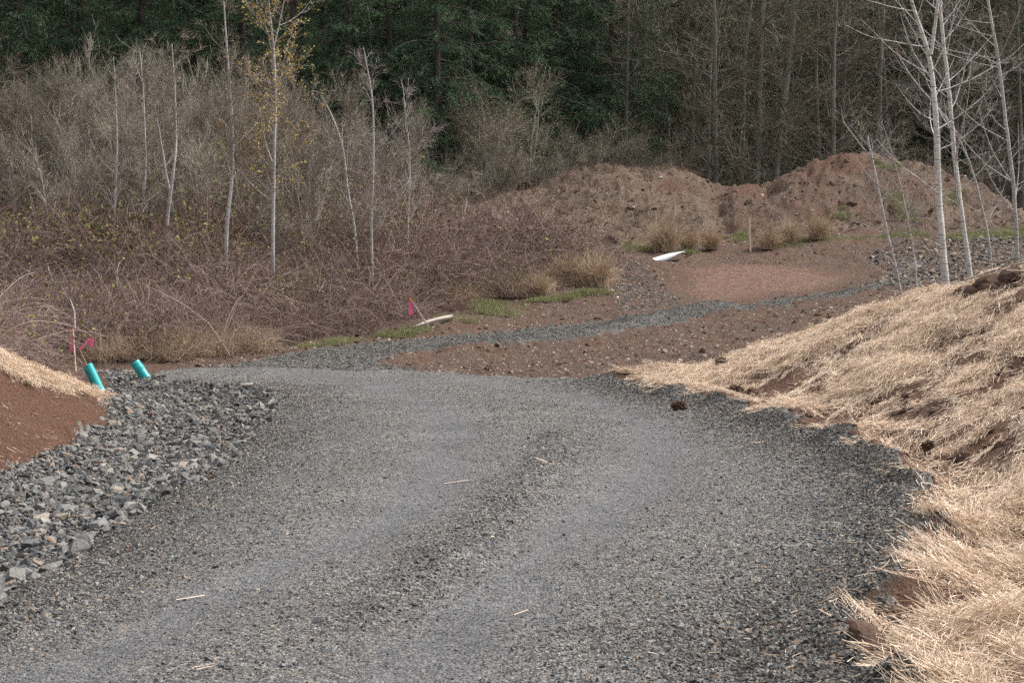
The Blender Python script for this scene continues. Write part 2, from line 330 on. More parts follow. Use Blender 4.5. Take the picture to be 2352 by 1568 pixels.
def m_gravel():
    m, n, b = mat('gravel_bed', .85, .25); p = pos(n)
    v = n.nodes.new('ShaderNodeTexVoronoi'); v.inputs['Scale'].default_value = 34; n.links.new(p, v.inputs['Vector'])
    sel = n.nodes.new('ShaderNodeSeparateColor'); n.links.new(v.outputs['Color'], sel.inputs[0])
    stone = ramp(n, [(0, (.075, .075, .075)), (.35, (.13, .13, .13)), (.7, (.19, .187, .18)), (.9, (.27, .26, .24)), (1, (.28, .21, .155))], sel.outputs[0])
    shade = ramp(n, [(.35, (1, 1, 1)), (.75, (.42, .41, .4))], v.outputs['Distance'])
    col = mix(n, 1.0, stone, shade, 'MULTIPLY')
    fines = mix(n, noise(n, 60, 3, .7, p), (.06, .063, .076), (.115, .119, .136))
    col = mix(n, math_(n, 'MULTIPLY', attr(n, 'rut'), .45), col, fines)
    big = noise(n, .7, 5, .65, p)
    col = mix(n, 1.0, col, ramp(n, [(.3, (.8, .79, .78)), (.7, (1.15, 1.14, 1.12))], big), 'MULTIPLY')
    mud = noise(n, 1.6, 5, .7, p)
    col = mix(n, math_(n, 'MULTIPLY', attr(n, 'edge'), ramp(n, [(.45, (0, 0, 0)), (.65, (.8, .8, .8))], mud)), col, (.115, .09, .072))
    col = mix(n, attr(n, 'track'), col, mix(n, 1.0, col, (.62, .61, .59), 'MULTIPLY'))
    n.links.new(col, b.inputs['Base Color'])
    h = math_(n, 'SUBTRACT', math_(n, 'MULTIPLY', noise(n, 12, 3, .6, p), .6), v.outputs['Distance']); bump(n, b, h, .02, .9)
    return m
def m_stone(name, stops, rough=.8):
    m, n, b = mat(name, rough, .25)
    r = n.nodes.new('ShaderNodeObjectInfo').outputs['Random']
    col = ramp(n, stops, r)
    t = n.nodes.new('ShaderNodeTexCoord')
    col = mix(n, 1.0, col, ramp(n, [(.3, (.75, .75, .75)), (.7, (1.2, 1.2, 1.2))], noise(n, 3.0, 5, .7, t.outputs['Object'])), 'MULTIPLY')
    n.links.new(col, b.inputs['Base Color'])
    bump(n, b, noise(n, 5, 4, .7, t.outputs['Object']), .06, .5)
    return m
def m_tint(name, stops, rough=.85, spec=.15, obj_var=0.0, trans=0.0):
    m, n, b = mat(name, rough, spec)
    f = attr(n, 'tint')
    if obj_var:
        r = n.nodes.new('ShaderNodeObjectInfo').outputs['Random']
        f = math_(n, 'ADD', math_(n, 'MULTIPLY', f, 1 - obj_var), math_(n, 'MULTIPLY', r, obj_var))
    col = ramp(n, stops, f); n.links.new(col, b.inputs['Base Color'])
    return m
def m_birch(name, lo, hi, scar=(.05, .045, .04)):
    m, n, b = mat(name, .8, .2); p = pos(n)
    base = mix(n, noise(n, 3, 4, .6, p), lo, hi)
    s = noise(n, 6, 5, .75, scaled(n, p, (.6, .6, 5.0)))
    col = mix(n, ramp(n, [(.53, (0, 0, 0)), (.62, (.9, .9, .9))], s), base, scar)
    n.links.new(col, b.inputs['Base Color']); bump(n, b, s, .01, .5)
    return m
def m_plain(name, c, c2=None, scale=20, rough=.7, spec=.3, stretch=(1, 1, 1)):
    m, n, b = mat(name, rough, spec); t = n.nodes.new('ShaderNodeTexCoord')
    f = noise(n, scale, 4, .65, scaled(n, t.outputs['Object'], stretch))
    n.links.new(mix(n, ramp(n, [(.3, (0, 0, 0)), (.7, (1, 1, 1))], f), c, c2 or c), b.inputs['Base Color']); return m

M = {}
M['soil'] = m_soil(); M['gravel'] = m_gravel()
GREY = [(0, (.062, .062, .063)), (.25, (.115, .116, .116)), (.5, (.17, .171, .17)), (.75, (.235, .23, .22)), (.9, (.3, .28, .25)), (.97, (.28, .19, .125)), (1, (.4, .36, .3))]
M['gravel_stone'] = m_stone('gravel_stone', GREY)
M['rubble'] = m_stone('rubble_stone', [(0, (.06, .061, .062)), (.35, (.118, .117, .115)), (.62, (.175, .171, .163)), (.84, (.24, .228, .205)), (.93, (.23, .195, .155)), (.97, (.25, .165, .115)), (1, (.34, .31, .27))])
M['shoulder'] = m_stone('shoulder_stone', [(0, (.04, .039, .037)), (.3, (.07, .068, .064)), (.6, (.115, .111, .103)), (.85, (.18, .168, .148)), (.97, (.24, .16, .11)), (1, (.36, .32, .27))])
M['tan_rubble'] = m_stone('tan_rubble_stone', [(0, (.05, .048, .046)), (.3, (.105, .092, .078)), (.6, (.165, .135, .102)), (.85, (.24, .195, .145)), (1, (.38, .33, .27))])
M['pebble'] = m_stone('field_pebble', [(0, (.12, .095, .08)), (.4, (.22, .175, .142)), (.8, (.35, .29, .24)), (1, (.52, .47, .41))])
M['clod'] = m_plain('earth_clod', (.05, .033, .025), (.13, .086, .066), 9, .95, .05)
M['red_clod'] = m_plain('red_earth_clod', (.1, .052, .036), (.2, .115, .08), 9, .95, .05)
M['straw'] = m_tint('straw', [(0, (.24, .155, .10)), (.2, (.50, .365, .25)), (.6, (.68, .53, .395)), (1, (.85, .73, .60))], .7, .25, .15)
M['birch'] = m_birch('pale_bark', (.44, .425, .395), (.68, .66, .62))
M['thin_bark'] = m_birch('grey_bark', (.31, .3, .285), (.54, .53, .505), (.1, .09, .08))
M['grey_bark'] = m_birch('dull_bark', (.14, .13, .115), (.27, .255, .235), (.08, .07, .06))
M['alder_bark'] = m_birch('alder_bark', (.075, .066, .058), (.22, .2, .18), (.035, .034, .028))
M['fir_bark'] = m_birch('fir_bark', (.05, .04, .036), (.1, .082, .076), (.02, .018, .017))
M['birch_twig'] = m_tint('birch_twig', [(0, (.16, .12, .105)), (.5, (.27, .235, .215)), (1, (.42, .39, .365))])
M['willow_twig'] = m_tint('willow_twig', [(0, (.10, .082, .06)), (.5, (.235, .2, .155)), (1, (.42, .385, .32))])
M['alder_twig'] = m_tint('alder_twig', [(0, (.05, .045, .025)), (.5, (.115, .1, .064)), (.85, (.22, .198, .145)), (1, (.42, .4, .34))])
M['red_bud'] = m_tint('red_bud', [(0, (.16, .085, .06)), (1, (.26, .15, .1))])
M['olive_bud'] = m_tint('olive_bud', [(0, (.2, .175, .095)), (1, (.38, .345, .21))])
M['yellow_leaf'] = m_tint('yellow_leaf', [(0, (.34, .22, .08)), (.6, (.48, .36, .11)), (1, (.56, .5, .16))])
M['needle'] = m_tint('fir_needle', [(0, (.02, .045, .026)), (.4, (.056, .102, .054)), (1, (.14, .2, .095))], .8, .15, .2)
M['cane'] = m_tint('bramble_cane', [(0, (.09, .052, .045)), (.45, (.2, .135, .115)), (.8, (.33, .25, .22)), (1, (.5, .42, .37))], .85, .15, .2)
M['bramble_leaf'] = m_tint('bramble_leaf', [(0, (.14, .085, .04)), (.3, (.15, .15, .05)), (1, (.24, .26, .085))])
M['grass'] = m_tint('green_grass', [(0, (.17, .165, .085)), (.5, (.22, .235, .1)), (.8, (.3, .29, .15)), (1, (.42, .36, .23))])
M['dry'] = m_tint('dry_grass', [(0, (.25, .175, .115)), (.5, (.42, .315, .215)), (1, (.6, .48, .35))], .85, .15, .15)
M['litter'] = m_tint('dead_litter', [(0, (.09, .062, .05)), (.5, (.2, .148, .118)), (1, (.38, .3, .24))], .9, .1, .2)
M['teal'] = m_plain('turquoise_plastic', (.02, .36, .37), (.025, .39, .395), 6, .35, .45)
M['wood'] = m_plain('stake_wood', (.55, .41, .32), (.7, .56, .46), 12, .85, .15, (3, 3, .4))
M['grey_wood'] = m_plain('weathered_wood', (.32, .27, .23), (.52, .46, .41), 9, .85, .15, (2, 2, .4))
M['orange'] = m_plain('orange_paint', (.85, .19, .06), (.9, .25, .09), 20, .6)
M['pink'] = m_plain('pink_ribbon', (.95, .2, .38), (.95, .28, .5), 12, .5)
_pn = M['pink'].node_tree; _t = _pn.nodes.new('ShaderNodeBsdfTranslucent'); _t.inputs[0].default_value = (1, .32, .55, 1); _x = _pn.nodes.new('ShaderNodeMixShader'); _x.inputs[0].default_value = .55
_pn.links.new(_pn.nodes['Principled BSDF'].outputs[0], _x.inputs[1]); _pn.links.new(_t.outputs[0], _x.inputs[2]); _pn.links.new(_x.outputs[0], _pn.nodes['Material Output'].inputs[0])
M['white'] = m_plain('white_plastic', (.62, .64, .68), (.76, .77, .79), 5, .45, .4)

# ------------------------------------------------------------------ ground sheets
ratio = 1.0046; ny = int(math.log(125 / 5.2) / math.log(ratio)); nx = 560
yy = 5.2 * ratio ** np.arange(ny + 1); ss = np.linspace(-1, 1, nx + 1)
GX = ss[None, :] * (0.36 * yy[:, None] + 2.2); GY = np.repeat(yy[:, None], nx + 1, 1)
GZ = H(GX, GY)
idx = np.arange((ny + 1) * (nx + 1)).reshape(ny + 1, nx + 1)
quads = np.stack([idx[:-1, :-1], idx[:-1, 1:], idx[1:, 1:], idx[1:, :-1]], -1).reshape(-1, 4)
fx = (GX[:-1, :-1] + GX[1:, 1:]).ravel() / 2; fy = (GY[:-1, :-1] + GY[1:, 1:]).ravel() / 2
mk = masks(fx, fy)
GV = np.column_stack([GX.ravel(), GY.ravel(), GZ.ravel()])
vx, vy = GV[:, 0], GV[:, 1]
def soft(pg, wd, n1=.5):
    jx = vx + n1 * fbm(vx * .8, vy * .8, 3, 71); jy = vy + n1 * fbm(vx * .8, vy * .8, 3, 73)
    d = dist_line(jx, jy, np.vstack([pg, pg[:1]])); return np.where(inside(jx, jy, pg), sstep(0, wd, d), 0)
A = {'orange': soft(orange_poly, 1.5), 'rut': rut(vx, vy), 'grass': np.max([soft(g, .4) for g in grass_polys], 0)}
A['edge'] = np.clip(np.exp(-(dist_line(vx, vy, right_edge) / 1.1) ** 2) + .8 * np.exp(-(dist_line(vx, vy, left_edge) / .9) ** 2), 0, 1)
A['red'] = np.clip(sstep(-4.8, -6.2, vx) * sstep(42, 37, vy) + .7 * inside(vx, vy, straw_poly) + .55 * inside(vx, vy, mound_poly) * sstep(-.05, .25, fbm(vx * .3, vy * .3, 3, 79)), 0, 1)
A['thatch'] = np.clip(inside(vx, vy, mound_poly) * sstep(-.12, .12, fbm(vx * .35, vy * .35, 3, 77) + .25 * sstep(10, 4, vx)) + sstep(50, 54, vy) * sstep(-1, -4, vx - (vy - 60) * .4), 0, 1)
A['track'] = sstep(46.5, 49.5, vy)
_st = streak(vx, vy); _ft = dist_line(vx, vy, right_edge)
A['strawy'] = np.where(inside(vx, vy, straw_poly), sstep(.05, .2, _st + .07 * sstep(33, 38.5, vy) + .05 * sstep(20, 13, vy)) * sstep(.2, .7 + sstep(17, 21, vy) * sstep(37, 31, vy), _ft), 0)
A['stony'] = np.clip(sstep(41, 46, vy) * (1 - A['orange']), 0, 1)
def sheet(name, sel, m, attrs):
    q = quads[sel]; us, inv = np.unique(q, return_inverse=True)
    me = mesh(name, GV[us], inv.reshape(-1, 4), [m], True, {k: A[k][us] for k in attrs})
    return obj(name, me, kind='structure')
SA = ('strawy', 'orange', 'red', 'grass', 'thatch', 'stony')
sheet('gravel_road', mk['road'], M['gravel'], ('rut', 'edge', 'track'))
swale_o = sheet('rock_swale', mk['swale'], M['gravel'], ('rut', 'edge', 'track'))
sheet('straw_bank', mk['straw'], M['soil'], SA)
hill_o = sheet('soil_mound_hill', mk['mound'] & ~mk['road'] & ~mk['swale'] & ~mk['straw'], M['soil'], SA)
ground_o = sheet('ground', ~(mk['road'] | mk['swale'] | mk['straw'] | mk['mound']), M['soil'], SA)
def HT(x, y):
    d = np.clip(np.hypot(x, y - 20) - 112, 0, 400); return Hbase(x, y) - 0.9 + 0.26 * d * sstep(0, 40, d)
g = np.linspace(-1, 1, 121); g = np.sign(g) * np.abs(g) ** 2.2 * 900
TX, TY = np.meshgrid(g, g + 40); TZ = HT(TX, TY)
ti = np.arange(121 * 121).reshape(121, 121)
obj('terrain', mesh('terrain', np.column_stack([TX.ravel(), TY.ravel(), TZ.ravel()]), np.stack([ti[:-1, :-1], ti[:-1, 1:], ti[1:, 1:], ti[1:, :-1]], -1).reshape(-1, 4), [M['soil']], True), kind='structure')
def gz(x, y):
    """height of the ground sheets by bilinear look-up"""
    x = np.asarray(x, float); y = np.asarray(y, float)
    i = np.clip(np.log(np.clip(y, 5.21, 124) / 5.2) / math.log(ratio), 0, ny - 1.001); s = np.clip((x / (0.36 * y + 2.2) + 1) / 2 * nx, 0, nx - 1.001)
    i0 = i.astype(int); s0 = s.astype(int); a = i - i0; b = s - s0
    return (GZ[i0, s0] * (1 - b) + GZ[i0, s0 + 1] * b) * (1 - a) + (GZ[i0 + 1, s0] * (1 - b) + GZ[i0 + 1, s0 + 1] * b) * a
def gnormal(x, y):
    e = .08; a = (gz(x + e, y) - gz(x - e, y)) / (2 * e); b = (gz(x, y + e) - gz(x, y - e)) / (2 * e)
    return nrm(np.stack([-a, -b, np.ones_like(a)], -1))

# ------------------------------------------------------------------ scatter (stuff nobody could count)
_srcs = {}
def src(me):
    if me.name not in _srcs: _srcs[me.name] = bpy.data.objects.new('source_' + me.name, me)
    return _srcs[me.name]
def scatter(name, pts, rot, scl, which, meshes, parent=None, label=None, cat=None):
    pts = np.asarray(pts, np.float32); N = len(pts)
    me = bpy.data.meshes.new(name); me.vertices.add(N); me.vertices.foreach_set('co', pts.ravel())
    scl = np.asarray(scl, np.float32)
    if scl.ndim == 1: scl = np.repeat(scl[:, None], 3, 1)
    for k, a in (('rot', np.asarray(rot, np.float32)), ('scl', scl)):
        t = me.attributes.new(k, 'FLOAT_VECTOR', 'POINT'); t.data.foreach_set('vector', a.ravel())
    t = me.attributes.new('which', 'INT', 'POINT'); t.data.foreach_set('value', np.asarray(which, np.int32))
    ng = bpy.data.node_groups.new(name, 'GeometryNodeTree')
    ng.interface.new_socket('Geometry', in_out='INPUT', socket_type='NodeSocketGeometry'); ng.interface.new_socket('Geometry', in_out='OUTPUT', socket_type='NodeSocketGeometry')
    gi = ng.nodes.new('NodeGroupInput'); go = ng.nodes.new('NodeGroupOutput'); ip = ng.nodes.new('GeometryNodeInstanceOnPoints')
    jn = ng.nodes.new('GeometryNodeJoinGeometry')
    for q in reversed(meshes):
        oi = ng.nodes.new('GeometryNodeObjectInfo'); oi.inputs['Object'].default_value = src(q)
        gti = ng.nodes.new('GeometryNodeGeometryToInstance'); ng.links.new(oi.outputs['Geometry'], gti.inputs[0]); ng.links.new(gti.outputs[0], jn.inputs[0])
    def na(nm, ty):
        x = ng.nodes.new('GeometryNodeInputNamedAttribute'); x.data_type = ty; x.inputs['Name'].default_value = nm; return x.outputs['Attribute']
    ng.links.new(gi.outputs[0], ip.inputs['Points']); ng.links.new(jn.outputs[0], ip.inputs['Instance'])
    ip.inputs['Pick Instance'].default_value = True
    ng.links.new(na('which', 'INT'), ip.inputs['Instance Index'])
    er = ng.nodes.new('FunctionNodeEulerToRotation'); ng.links.new(na('rot', 'FLOAT_VECTOR'), er.inputs[0]); ng.links.new(er.outputs[0], ip.inputs['Rotation'])
    ng.links.new(na('scl', 'FLOAT_VECTOR'), ip.inputs['Scale']); ng.links.new(ip.outputs[0], go.inputs[0])
    o = obj(name, me, parent=parent, kind='stuff', label=label, cat=cat)
    md = o.modifiers.new('scatter', 'NODES'); md.node_group = ng
    return o
def euler_on(nv, yaw, tilt=0.0):
    """euler that lays local Z on the normals nv after a yaw"""
    n = nrm(nv + tilt * rng.normal(size=nv.shape))
    ax = np.arctan2(-n[:, 1], n[:, 2]); ay = np.arcsin(np.clip(n[:, 0], -1, 1))
    # R = Rx(ax) Ry(ay) Rz(yaw) as an XYZ euler
    ca, sa, cb, sb, cy, sy = np.cos(ax), np.sin(ax), np.cos(ay), np.sin(ay), np.cos(yaw), np.sin(yaw)
    r00 = cb * cy; r10 = sa * sb * cy + ca * sy; r20 = -ca * sb * cy + sa * sy; r21 = ca * sb * sy + sa * cy; r22 = ca * cb
    return np.column_stack([np.arctan2(r21, r22), np.arcsin(np.clip(-r20, -1, 1)), np.arctan2(r10, r00)])

import bmesh
def rock(name, m, k, seed, flat=.6, npt=11, smooth=False):
    rg = np.random.default_rng(seed); bm = bmesh.new()
    p = nrm(rg.normal(size=(npt, 3))) * rg.uniform(.75, 1.1, (npt, 1)) * (.5, .5 * rg.uniform(.6, .9), .5 * flat)
    for q in p: bm.verts.new(q)
    r = bmesh.ops.convex_hull(bm, input=bm.verts)
    bmesh.ops.delete(bm, geom=list({v for v in r['geom_interior'] if isinstance(v, bmesh.types.BMVert)}), context='VERTS')
    me = bpy.data.meshes.new(name); bm.to_mesh(me); bm.free(); me.materials.append(m)
    return me
grav_me = [rock('gravel_piece', M['gravel_stone'], 0, 100 + i, .55, 9) for i in range(10)]
rub_me = [rock('rubble_piece', M['rubble'], 0, 200 + i, .5, 13) for i in range(12)]
tan_me = [rock('tan_rubble_piece', M['tan_rubble'], 0, 300 + i, .55, 13) for i in range(8)]
peb_me = [rock('pebble_piece', M['pebble'], 0, 400 + i, .6, 18) for i in range(6)]

def rand_in(pg, n, ybias=0.0):
    lo, hi = pg.min(0), pg.max(0); out = []
    got = 0
    while got < n:
        x = rng.uniform(lo[0], hi[0], n * 2)
        if ybias: q = rng.random(n * 2); y = 1 / (1 / lo[1] + q * (1 / hi[1] - 1 / lo[1])) if ybias == 1 else lo[1] * (hi[1] / lo[1]) ** q
        else: y = rng.uniform(lo[1], hi[1], n * 2)
        k = inside(x, y, pg) & (np.abs(x) < .345 * y + 1.2) & (y > 7.5); out.append(np.column_stack([x[k], y[k]])); got += k.sum()
    return np.concatenate(out)[:n]
def stones_on(name, xy, size, meshes, sink=.25, tilt=.35, **kw):
    n = len(xy); z = gz(xy[:, 0], xy[:, 1]); s = size
    P = np.column_stack([xy, z + s * (.28 - sink)]); rot = euler_on(gnormal(xy[:, 0], xy[:, 1]), rng.uniform(0, 6.28, n), tilt)
    sc3 = s[:, None] * rng.uniform(.75, 1.25, (n, 3))
    return P, rot, sc3, rng.integers(0, len(meshes), n)

# loose gravel on the road: denser and finer near the camera, sparser in the compacted wheel ruts
xy = rand_in(road_poly, 430000, 2)
_d = np.minimum(dist_line(xy[:, 0], xy[:, 1], right_edge), dist_line(xy[:, 0], xy[:, 1], left_edge)); _q = xy[_d < .7]; xy = np.vstack([xy, _q + rng.normal(size=_q.shape) * .4])      # stones roll past the road's edge too
keepm = masks(xy[:, 0], xy[:, 1])['road']; r_ = rut(xy[:, 0], xy[:, 1])
e_ = 1.3 * np.exp(-(dist_line(xy[:, 0], xy[:, 1], right_edge) / 1.2) ** 2) + .7 * np.exp(-(dist_line(xy[:, 0], xy[:, 1], windrow) / .35) ** 2) + np.exp(-(dist_line(xy[:, 0], xy[:, 1], left_edge) / 1.0) ** 2)
keep = keepm & (rng.random(len(xy)) < np.clip(.9 - .25 * r_ + .5 * e_, .1, 1) * (1 - .45 * sstep(26, 46, xy[:, 1])))
xy = xy[keep]; e_ = e_[keep]; r_ = r_[keep]
size = np.exp(rng.normal(math.log(.0165), .45, len(xy))) * (1 + .8 * np.clip(e_, 0, 1.3) - .3 * r_) * (1 + .35 * sstep(18, 45, xy[:, 1]))
size = np.clip(size, .008, .075)
P, rot, s3, wh = stones_on('', xy, size, grav_me, .2, .45)
sh_me = [rock('shoulder_piece', M['shoulder'], 0, 100 + i, .55, 9) for i in range(10)]
sh = rng.random(len(xy)) < .92 * np.clip(np.exp(-(dist_line(xy[:, 0], xy[:, 1], right_edge) / 1.35) ** 2) + .8 * np.exp(-(dist_line(xy[:, 0], xy[:, 1], left_edge) / .8) ** 2) + .6 * np.exp(-(dist_line(xy[:, 0], xy[:, 1], windrow) / .3) ** 2) * .35 + .3 * fbm(xy[:, 0] * .6, xy[:, 1] * .4, 3, 98), 0, 1)
k = ~sh; scatter('gravel', P[k], rot[k], s3[k], wh[k], grav_me, label='loose grey crushed gravel lying over the road', cat='gravel')
scatter('shoulder_gravel', P[sh], rot[sh], s3[sh], wh[sh], sh_me, label='darker muddy gravel along both shoulders of the road', cat='gravel')
# coarser gravel on the track berm and in the gravel patch beyond it
xa = rand_in(road_poly[:24], 16000); dl = dist_line(xa[:, 0], xa[:, 1], track_low); xa = xa[(xa[:, 1] > 44) & masks(xa[:, 0], xa[:, 1])['road']]
xb = rand_in(patch_poly, 2300); xy = np.vstack([xa, xb])
P, rot, s3, wh = stones_on('', xy, np.concatenate([rng.uniform(.04, .10, len(xa)), rng.uniform(.035, .11, len(xb))]), grav_me, .2, .4)
ka = np.arange(len(xy)) < len(xa); scatter('patch_gravel', P[~ka], rot[~ka], s3[~ka], wh[~ka], sh_me[:5] + grav_me[5:], parent=ground_o)
P, rot, s3, wh = P[ka], rot[ka], s3[ka], wh[ka]
scatter('track_gravel', P, rot, s3, wh, sh_me, label='coarse dark gravel along the narrow side track', cat='gravel')

# swale rubble: the 300 that show largest are stones of their own, the rest one mass
xy = rand_in(swale_poly, 28000, 2); _q = xy[rng.random(len(xy)) < .35]; xy = np.vstack([xy, _q + rng.normal(size=_q.shape) * .35]); xy = xy[masks(xy[:, 0], xy[:, 1])['swale']]
near_edge = np.exp(-(dist_line(xy[:, 0], xy[:, 1], left_edge) / .35) ** 2)
size = np.clip(np.exp(rng.normal(math.log(.066), .52, len(xy))), .025, .3) * (1 + .3 * near_edge)
P, rot, s3, wh = stones_on('', xy, size, rub_me, .22, .5)
P[:, 2] += rng.uniform(0, .05, len(P))
u_, v_ = proj(P); app = np.where((u_ > 0) & (u_ < 2352) & (v_ < 1568) & (v_ > 0), size / xy[:, 1], 0)
order = np.argsort(-app)
def stones_obj(k, meshes, P, rot, s3, wh, parent, name='stone'):
    for i in k:
        o = obj(name, meshes[wh[i]], parent=parent, loc=P[i]); o.rotation_euler = rot[i]; o.scale = s3[i]
stones_obj(order[:300], rub_me, P, rot, s3, wh, swale_o)
k = order[300:]; scatter('rubble', P[k], rot[k], s3[k], wh[k], rub_me, parent=swale_o)
# crushed gravel spilling from the road over the rim of the swale
xy = rand_in(swale_poly, 60000, 2); d = dist_line(xy[:, 0], xy[:, 1], left_edge); xy = xy[(rng.random(len(xy)) < .8 * np.exp(-(d / .45) ** 2)) & masks(xy[:, 0], xy[:, 1])['swale']]
P, rot, s3, wh = stones_on('', xy, np.clip(np.exp(rng.normal(math.log(.03), .45, len(xy))), .01, .08), sh_me, .0, .5); P[:, 2] += rng.uniform(0, .06, len(P))
scatter('rim_gravel', P, rot, s3, wh, sh_me, parent=swale_o)
# pale rubble slope beyond the birches
xy = rand_in(rock_poly, 5200); size = np.clip(np.exp(rng.normal(math.log(.13), .45, len(xy))), .05, .42)
P, rot, s3, wh = stones_on('', xy, size, tan_me, .22, .4)
u_, v_ = proj(P); app = np.where((u_ > 0) & (u_ < 2352), size / xy[:, 1], 0); order = np.argsort(-app)
dark = fbm(xy[:, 0] * .5, xy[:, 1] * .5, 3, 91) > .18
stones_obj(order[:300], tan_me, P, rot, s3, wh, ground_o); k = order[300:]
kd = k[dark[k]]; kp = k[~dark[k]]
scatter('pale_rubble', P[kp], rot[kp], s3[kp], wh[kp], tan_me, parent=ground_o)
scatter('dark_rubble', P[kd], rot[kd], s3[kd], wh[kd], rub_me[:8], parent=ground_o)
# pebbles and clods in the bare earth
def soil_pts(n, ylo, yhi):
    y = ylo * (yhi / ylo) ** rng.random(n); x = rng.uniform(-.33, .33, n) * y
    m = masks(x, y); k = ~(m['road'] | m['swale'] | m['straw']) & (x > -.2 * y + (y - 46) * -.15) & ~inside(x, y, orange_poly)
    return np.column_stack([x, y])[k]
xy = soil_pts(26000, 41, 90); size = np.clip(np.exp(rng.normal(math.log(.05), .55, len(xy))), .02, .28)
P, rot, s3, wh = stones_on('', xy, size, peb_me, .3, .3)
app = size / xy[:, 1]; order = np.argsort(-app)
stones_obj(order[:120], peb_me, P, rot, s3, wh, ground_o, 'pebble'); k = order[120:]
scatter('field_pebbles', P[k], rot[k], s3[k], wh[k], peb_me, parent=ground_o)
def clod_mesh(seed, m, lump=.35, sub=3, grit=.0):
    bm = bmesh.new(); bmesh.ops.create_icosphere(bm, subdivisions=sub, radius=.5)
    V = np.array([v.co[:] for v in bm.verts])
    d = 1 + lump * 1.3 * (fbm(V[:, 0] * 2.6 + seed, V[:, 1] * 2.6 + V[:, 2] * 3.1, 4, seed, .65) * .6 + fbm(V[:, 2] * 2.9 - seed, V[:, 0] * 2.2 - V[:, 1] * 2.7, 4, seed + 9, .65) * .6) + grit * np.random.default_rng(seed).normal(size=len(V))
    for v, q in zip(bm.verts, d): v.co = v.co * float(max(q, .35))
    me = bpy.data.meshes.new('clod'); bm.to_mesh(me); bm.free(); me.materials.append(m); return me
clods = [clod_mesh(i, M['clod'], .5, 2, .06) for i in range(6)]
xy = soil_pts(11000, 41, 90); size = np.clip(np.exp(rng.normal(math.log(.07), .5, len(xy))), .03, .35) * np.where(xy[:, 1] > 74, 1.9, 1)
P, rot, s3, wh = stones_on('', xy, size, clods, .3, .3); s3[:, 2] *= .45
scatter('earth_clods', P, rot, s3, wh, clods, parent=ground_o)
redc = [rock('red_clod', M['red_clod'], 0, 440 + i, .7, 12) for i in range(4)]
xy = rand_in(np.array([(-6.4, 24), (-7.5, 18), (-12, 20), (-14, 30), (-11, 36), (-9.2, 36), (-8, 32)]), 2600); size = np.clip(np.exp(rng.normal(math.log(.03), .6, len(xy))), .01, .16)
P, rot, s3, wh = stones_on('', xy, size, redc, .3, .3); scatter('red_clods', P, rot, s3, wh, redc, label='small red earth crumbs on the bank by the swale', cat='earth')
# clods in the straw
xy = rand_in(straw_poly, 2500, 2); st = streak(xy[:, 0], xy[:, 1]); xy = xy[st < -.12][:900]; size = np.clip(np.exp(rng.normal(math.log(.09), .5, len(xy))), .03, .3)
P, rot, s3, wh = stones_on('', xy, size, clods, .3, .3); s3[:, 2] *= .6
scatter('bank_clods', P, rot, s3, wh, clods, label='dark earth clods in the furrows of the straw bank', cat='earth')

# ------------------------------------------------------------------ growth helpers
def grow(S, D, L, R0, N=5, up=0.0, wob=.15, tip=.25, rg=rng):
    B = len(S); P = np.zeros((B, N, 3)); P[:, 0] = S; d = nrm(D); st = (np.asarray(L) / (N - 1))[:, None]
    for k in range(1, N):
        d = nrm(d + np.array([0, 0, 1.0]) * np.reshape(up, (-1, 1)) + wob * rg.normal(size=d.shape)); P[:, k] = P[:, k - 1] + d * st
    R = np.asarray(R0)[:, None] * np.linspace(1, tip, N)[None, :]
    return P, R
def sprout(P, R, n, t0, t1, ang, rg=rng, wts=None):
    B, N, _ = P.shape
    L = np.linalg.norm(np.diff(P, axis=1), axis=2).sum(1); p = L if wts is None else wts; p = p / p.sum()
    b = rg.choice(B, n, p=p); t = rg.uniform(t0, t1, n); k = np.minimum((t * (N - 1)).astype(int), N - 2); f = (t * (N - 1) - k)[:, None]
    S = P[b, k] * (1 - f) + P[b, k + 1] * f; T = nrm(P[b, k + 1] - P[b, k]); r = R[b, k] * (1 - f[:, 0]) + R[b, k + 1] * f[:, 0]
    pr = nrm(np.cross(T, rg.normal(size=T.shape))); a = np.radians(ang[0] + rg.normal(size=n) * ang[1])[:, None]
    return S, nrm(np.cos(a) * T + np.sin(a) * pr), t, r, b, L[b]

# ------------------------------------------------------------------ straw
def straw_tuft(seed, n=46, aligned=.45, spread=.30):
    rg = np.random.default_rng(seed); mb = MB()
    S = rg.normal(size=(n, 3)) * (spread * .6, spread * .45, .012) + (0, 0, .022); a = rg.normal(size=n) * aligned + np.where(rg.random(n) < .5, 0, math.pi)
    D = np.column_stack([np.cos(a), np.sin(a), rg.normal(size=n) * .05 + .0]); L = rg.uniform(.06, .24, n)
    S = S - D * L[:, None] * .5
    P, R = grow(S, D, L, rg.uniform(.0016, .0032, n), 3, -.10, .12, .7, rg); P[:, :, 2] = np.maximum(P[:, :, 2], .002)
    mb.tube(P, R, 3, rg.random(n)); return mb.mesh('straw_tuft', [M['straw']])
tuft_me = [straw_tuft(500 + i, 120, .34 + .12 * (i % 4), .32) for i in range(8)]
xy = rand_in(straw_poly, 38000, 2); st = streak(xy[:, 0], xy[:, 1])
foot = dist_line(xy[:, 0], xy[:, 1], right_edge)
crest = sstep(33, 38.5, xy[:, 1]); near_ = sstep(20, 13, xy[:, 1])
dens = sstep(.05, .19, st + .07 * crest + .05 * near_) * sstep(-.1, .5 + 1.0 * sstep(17, 21, xy[:, 1]) * sstep(37, 31, xy[:, 1]), foot + .5 * fbm(xy[:, 0] * 1.5, xy[:, 1] * 1.5, 2, 61)) + .025
k = (rng.random(len(xy)) < dens) & masks(xy[:, 0], xy[:, 1])['straw']; xy = xy[k]
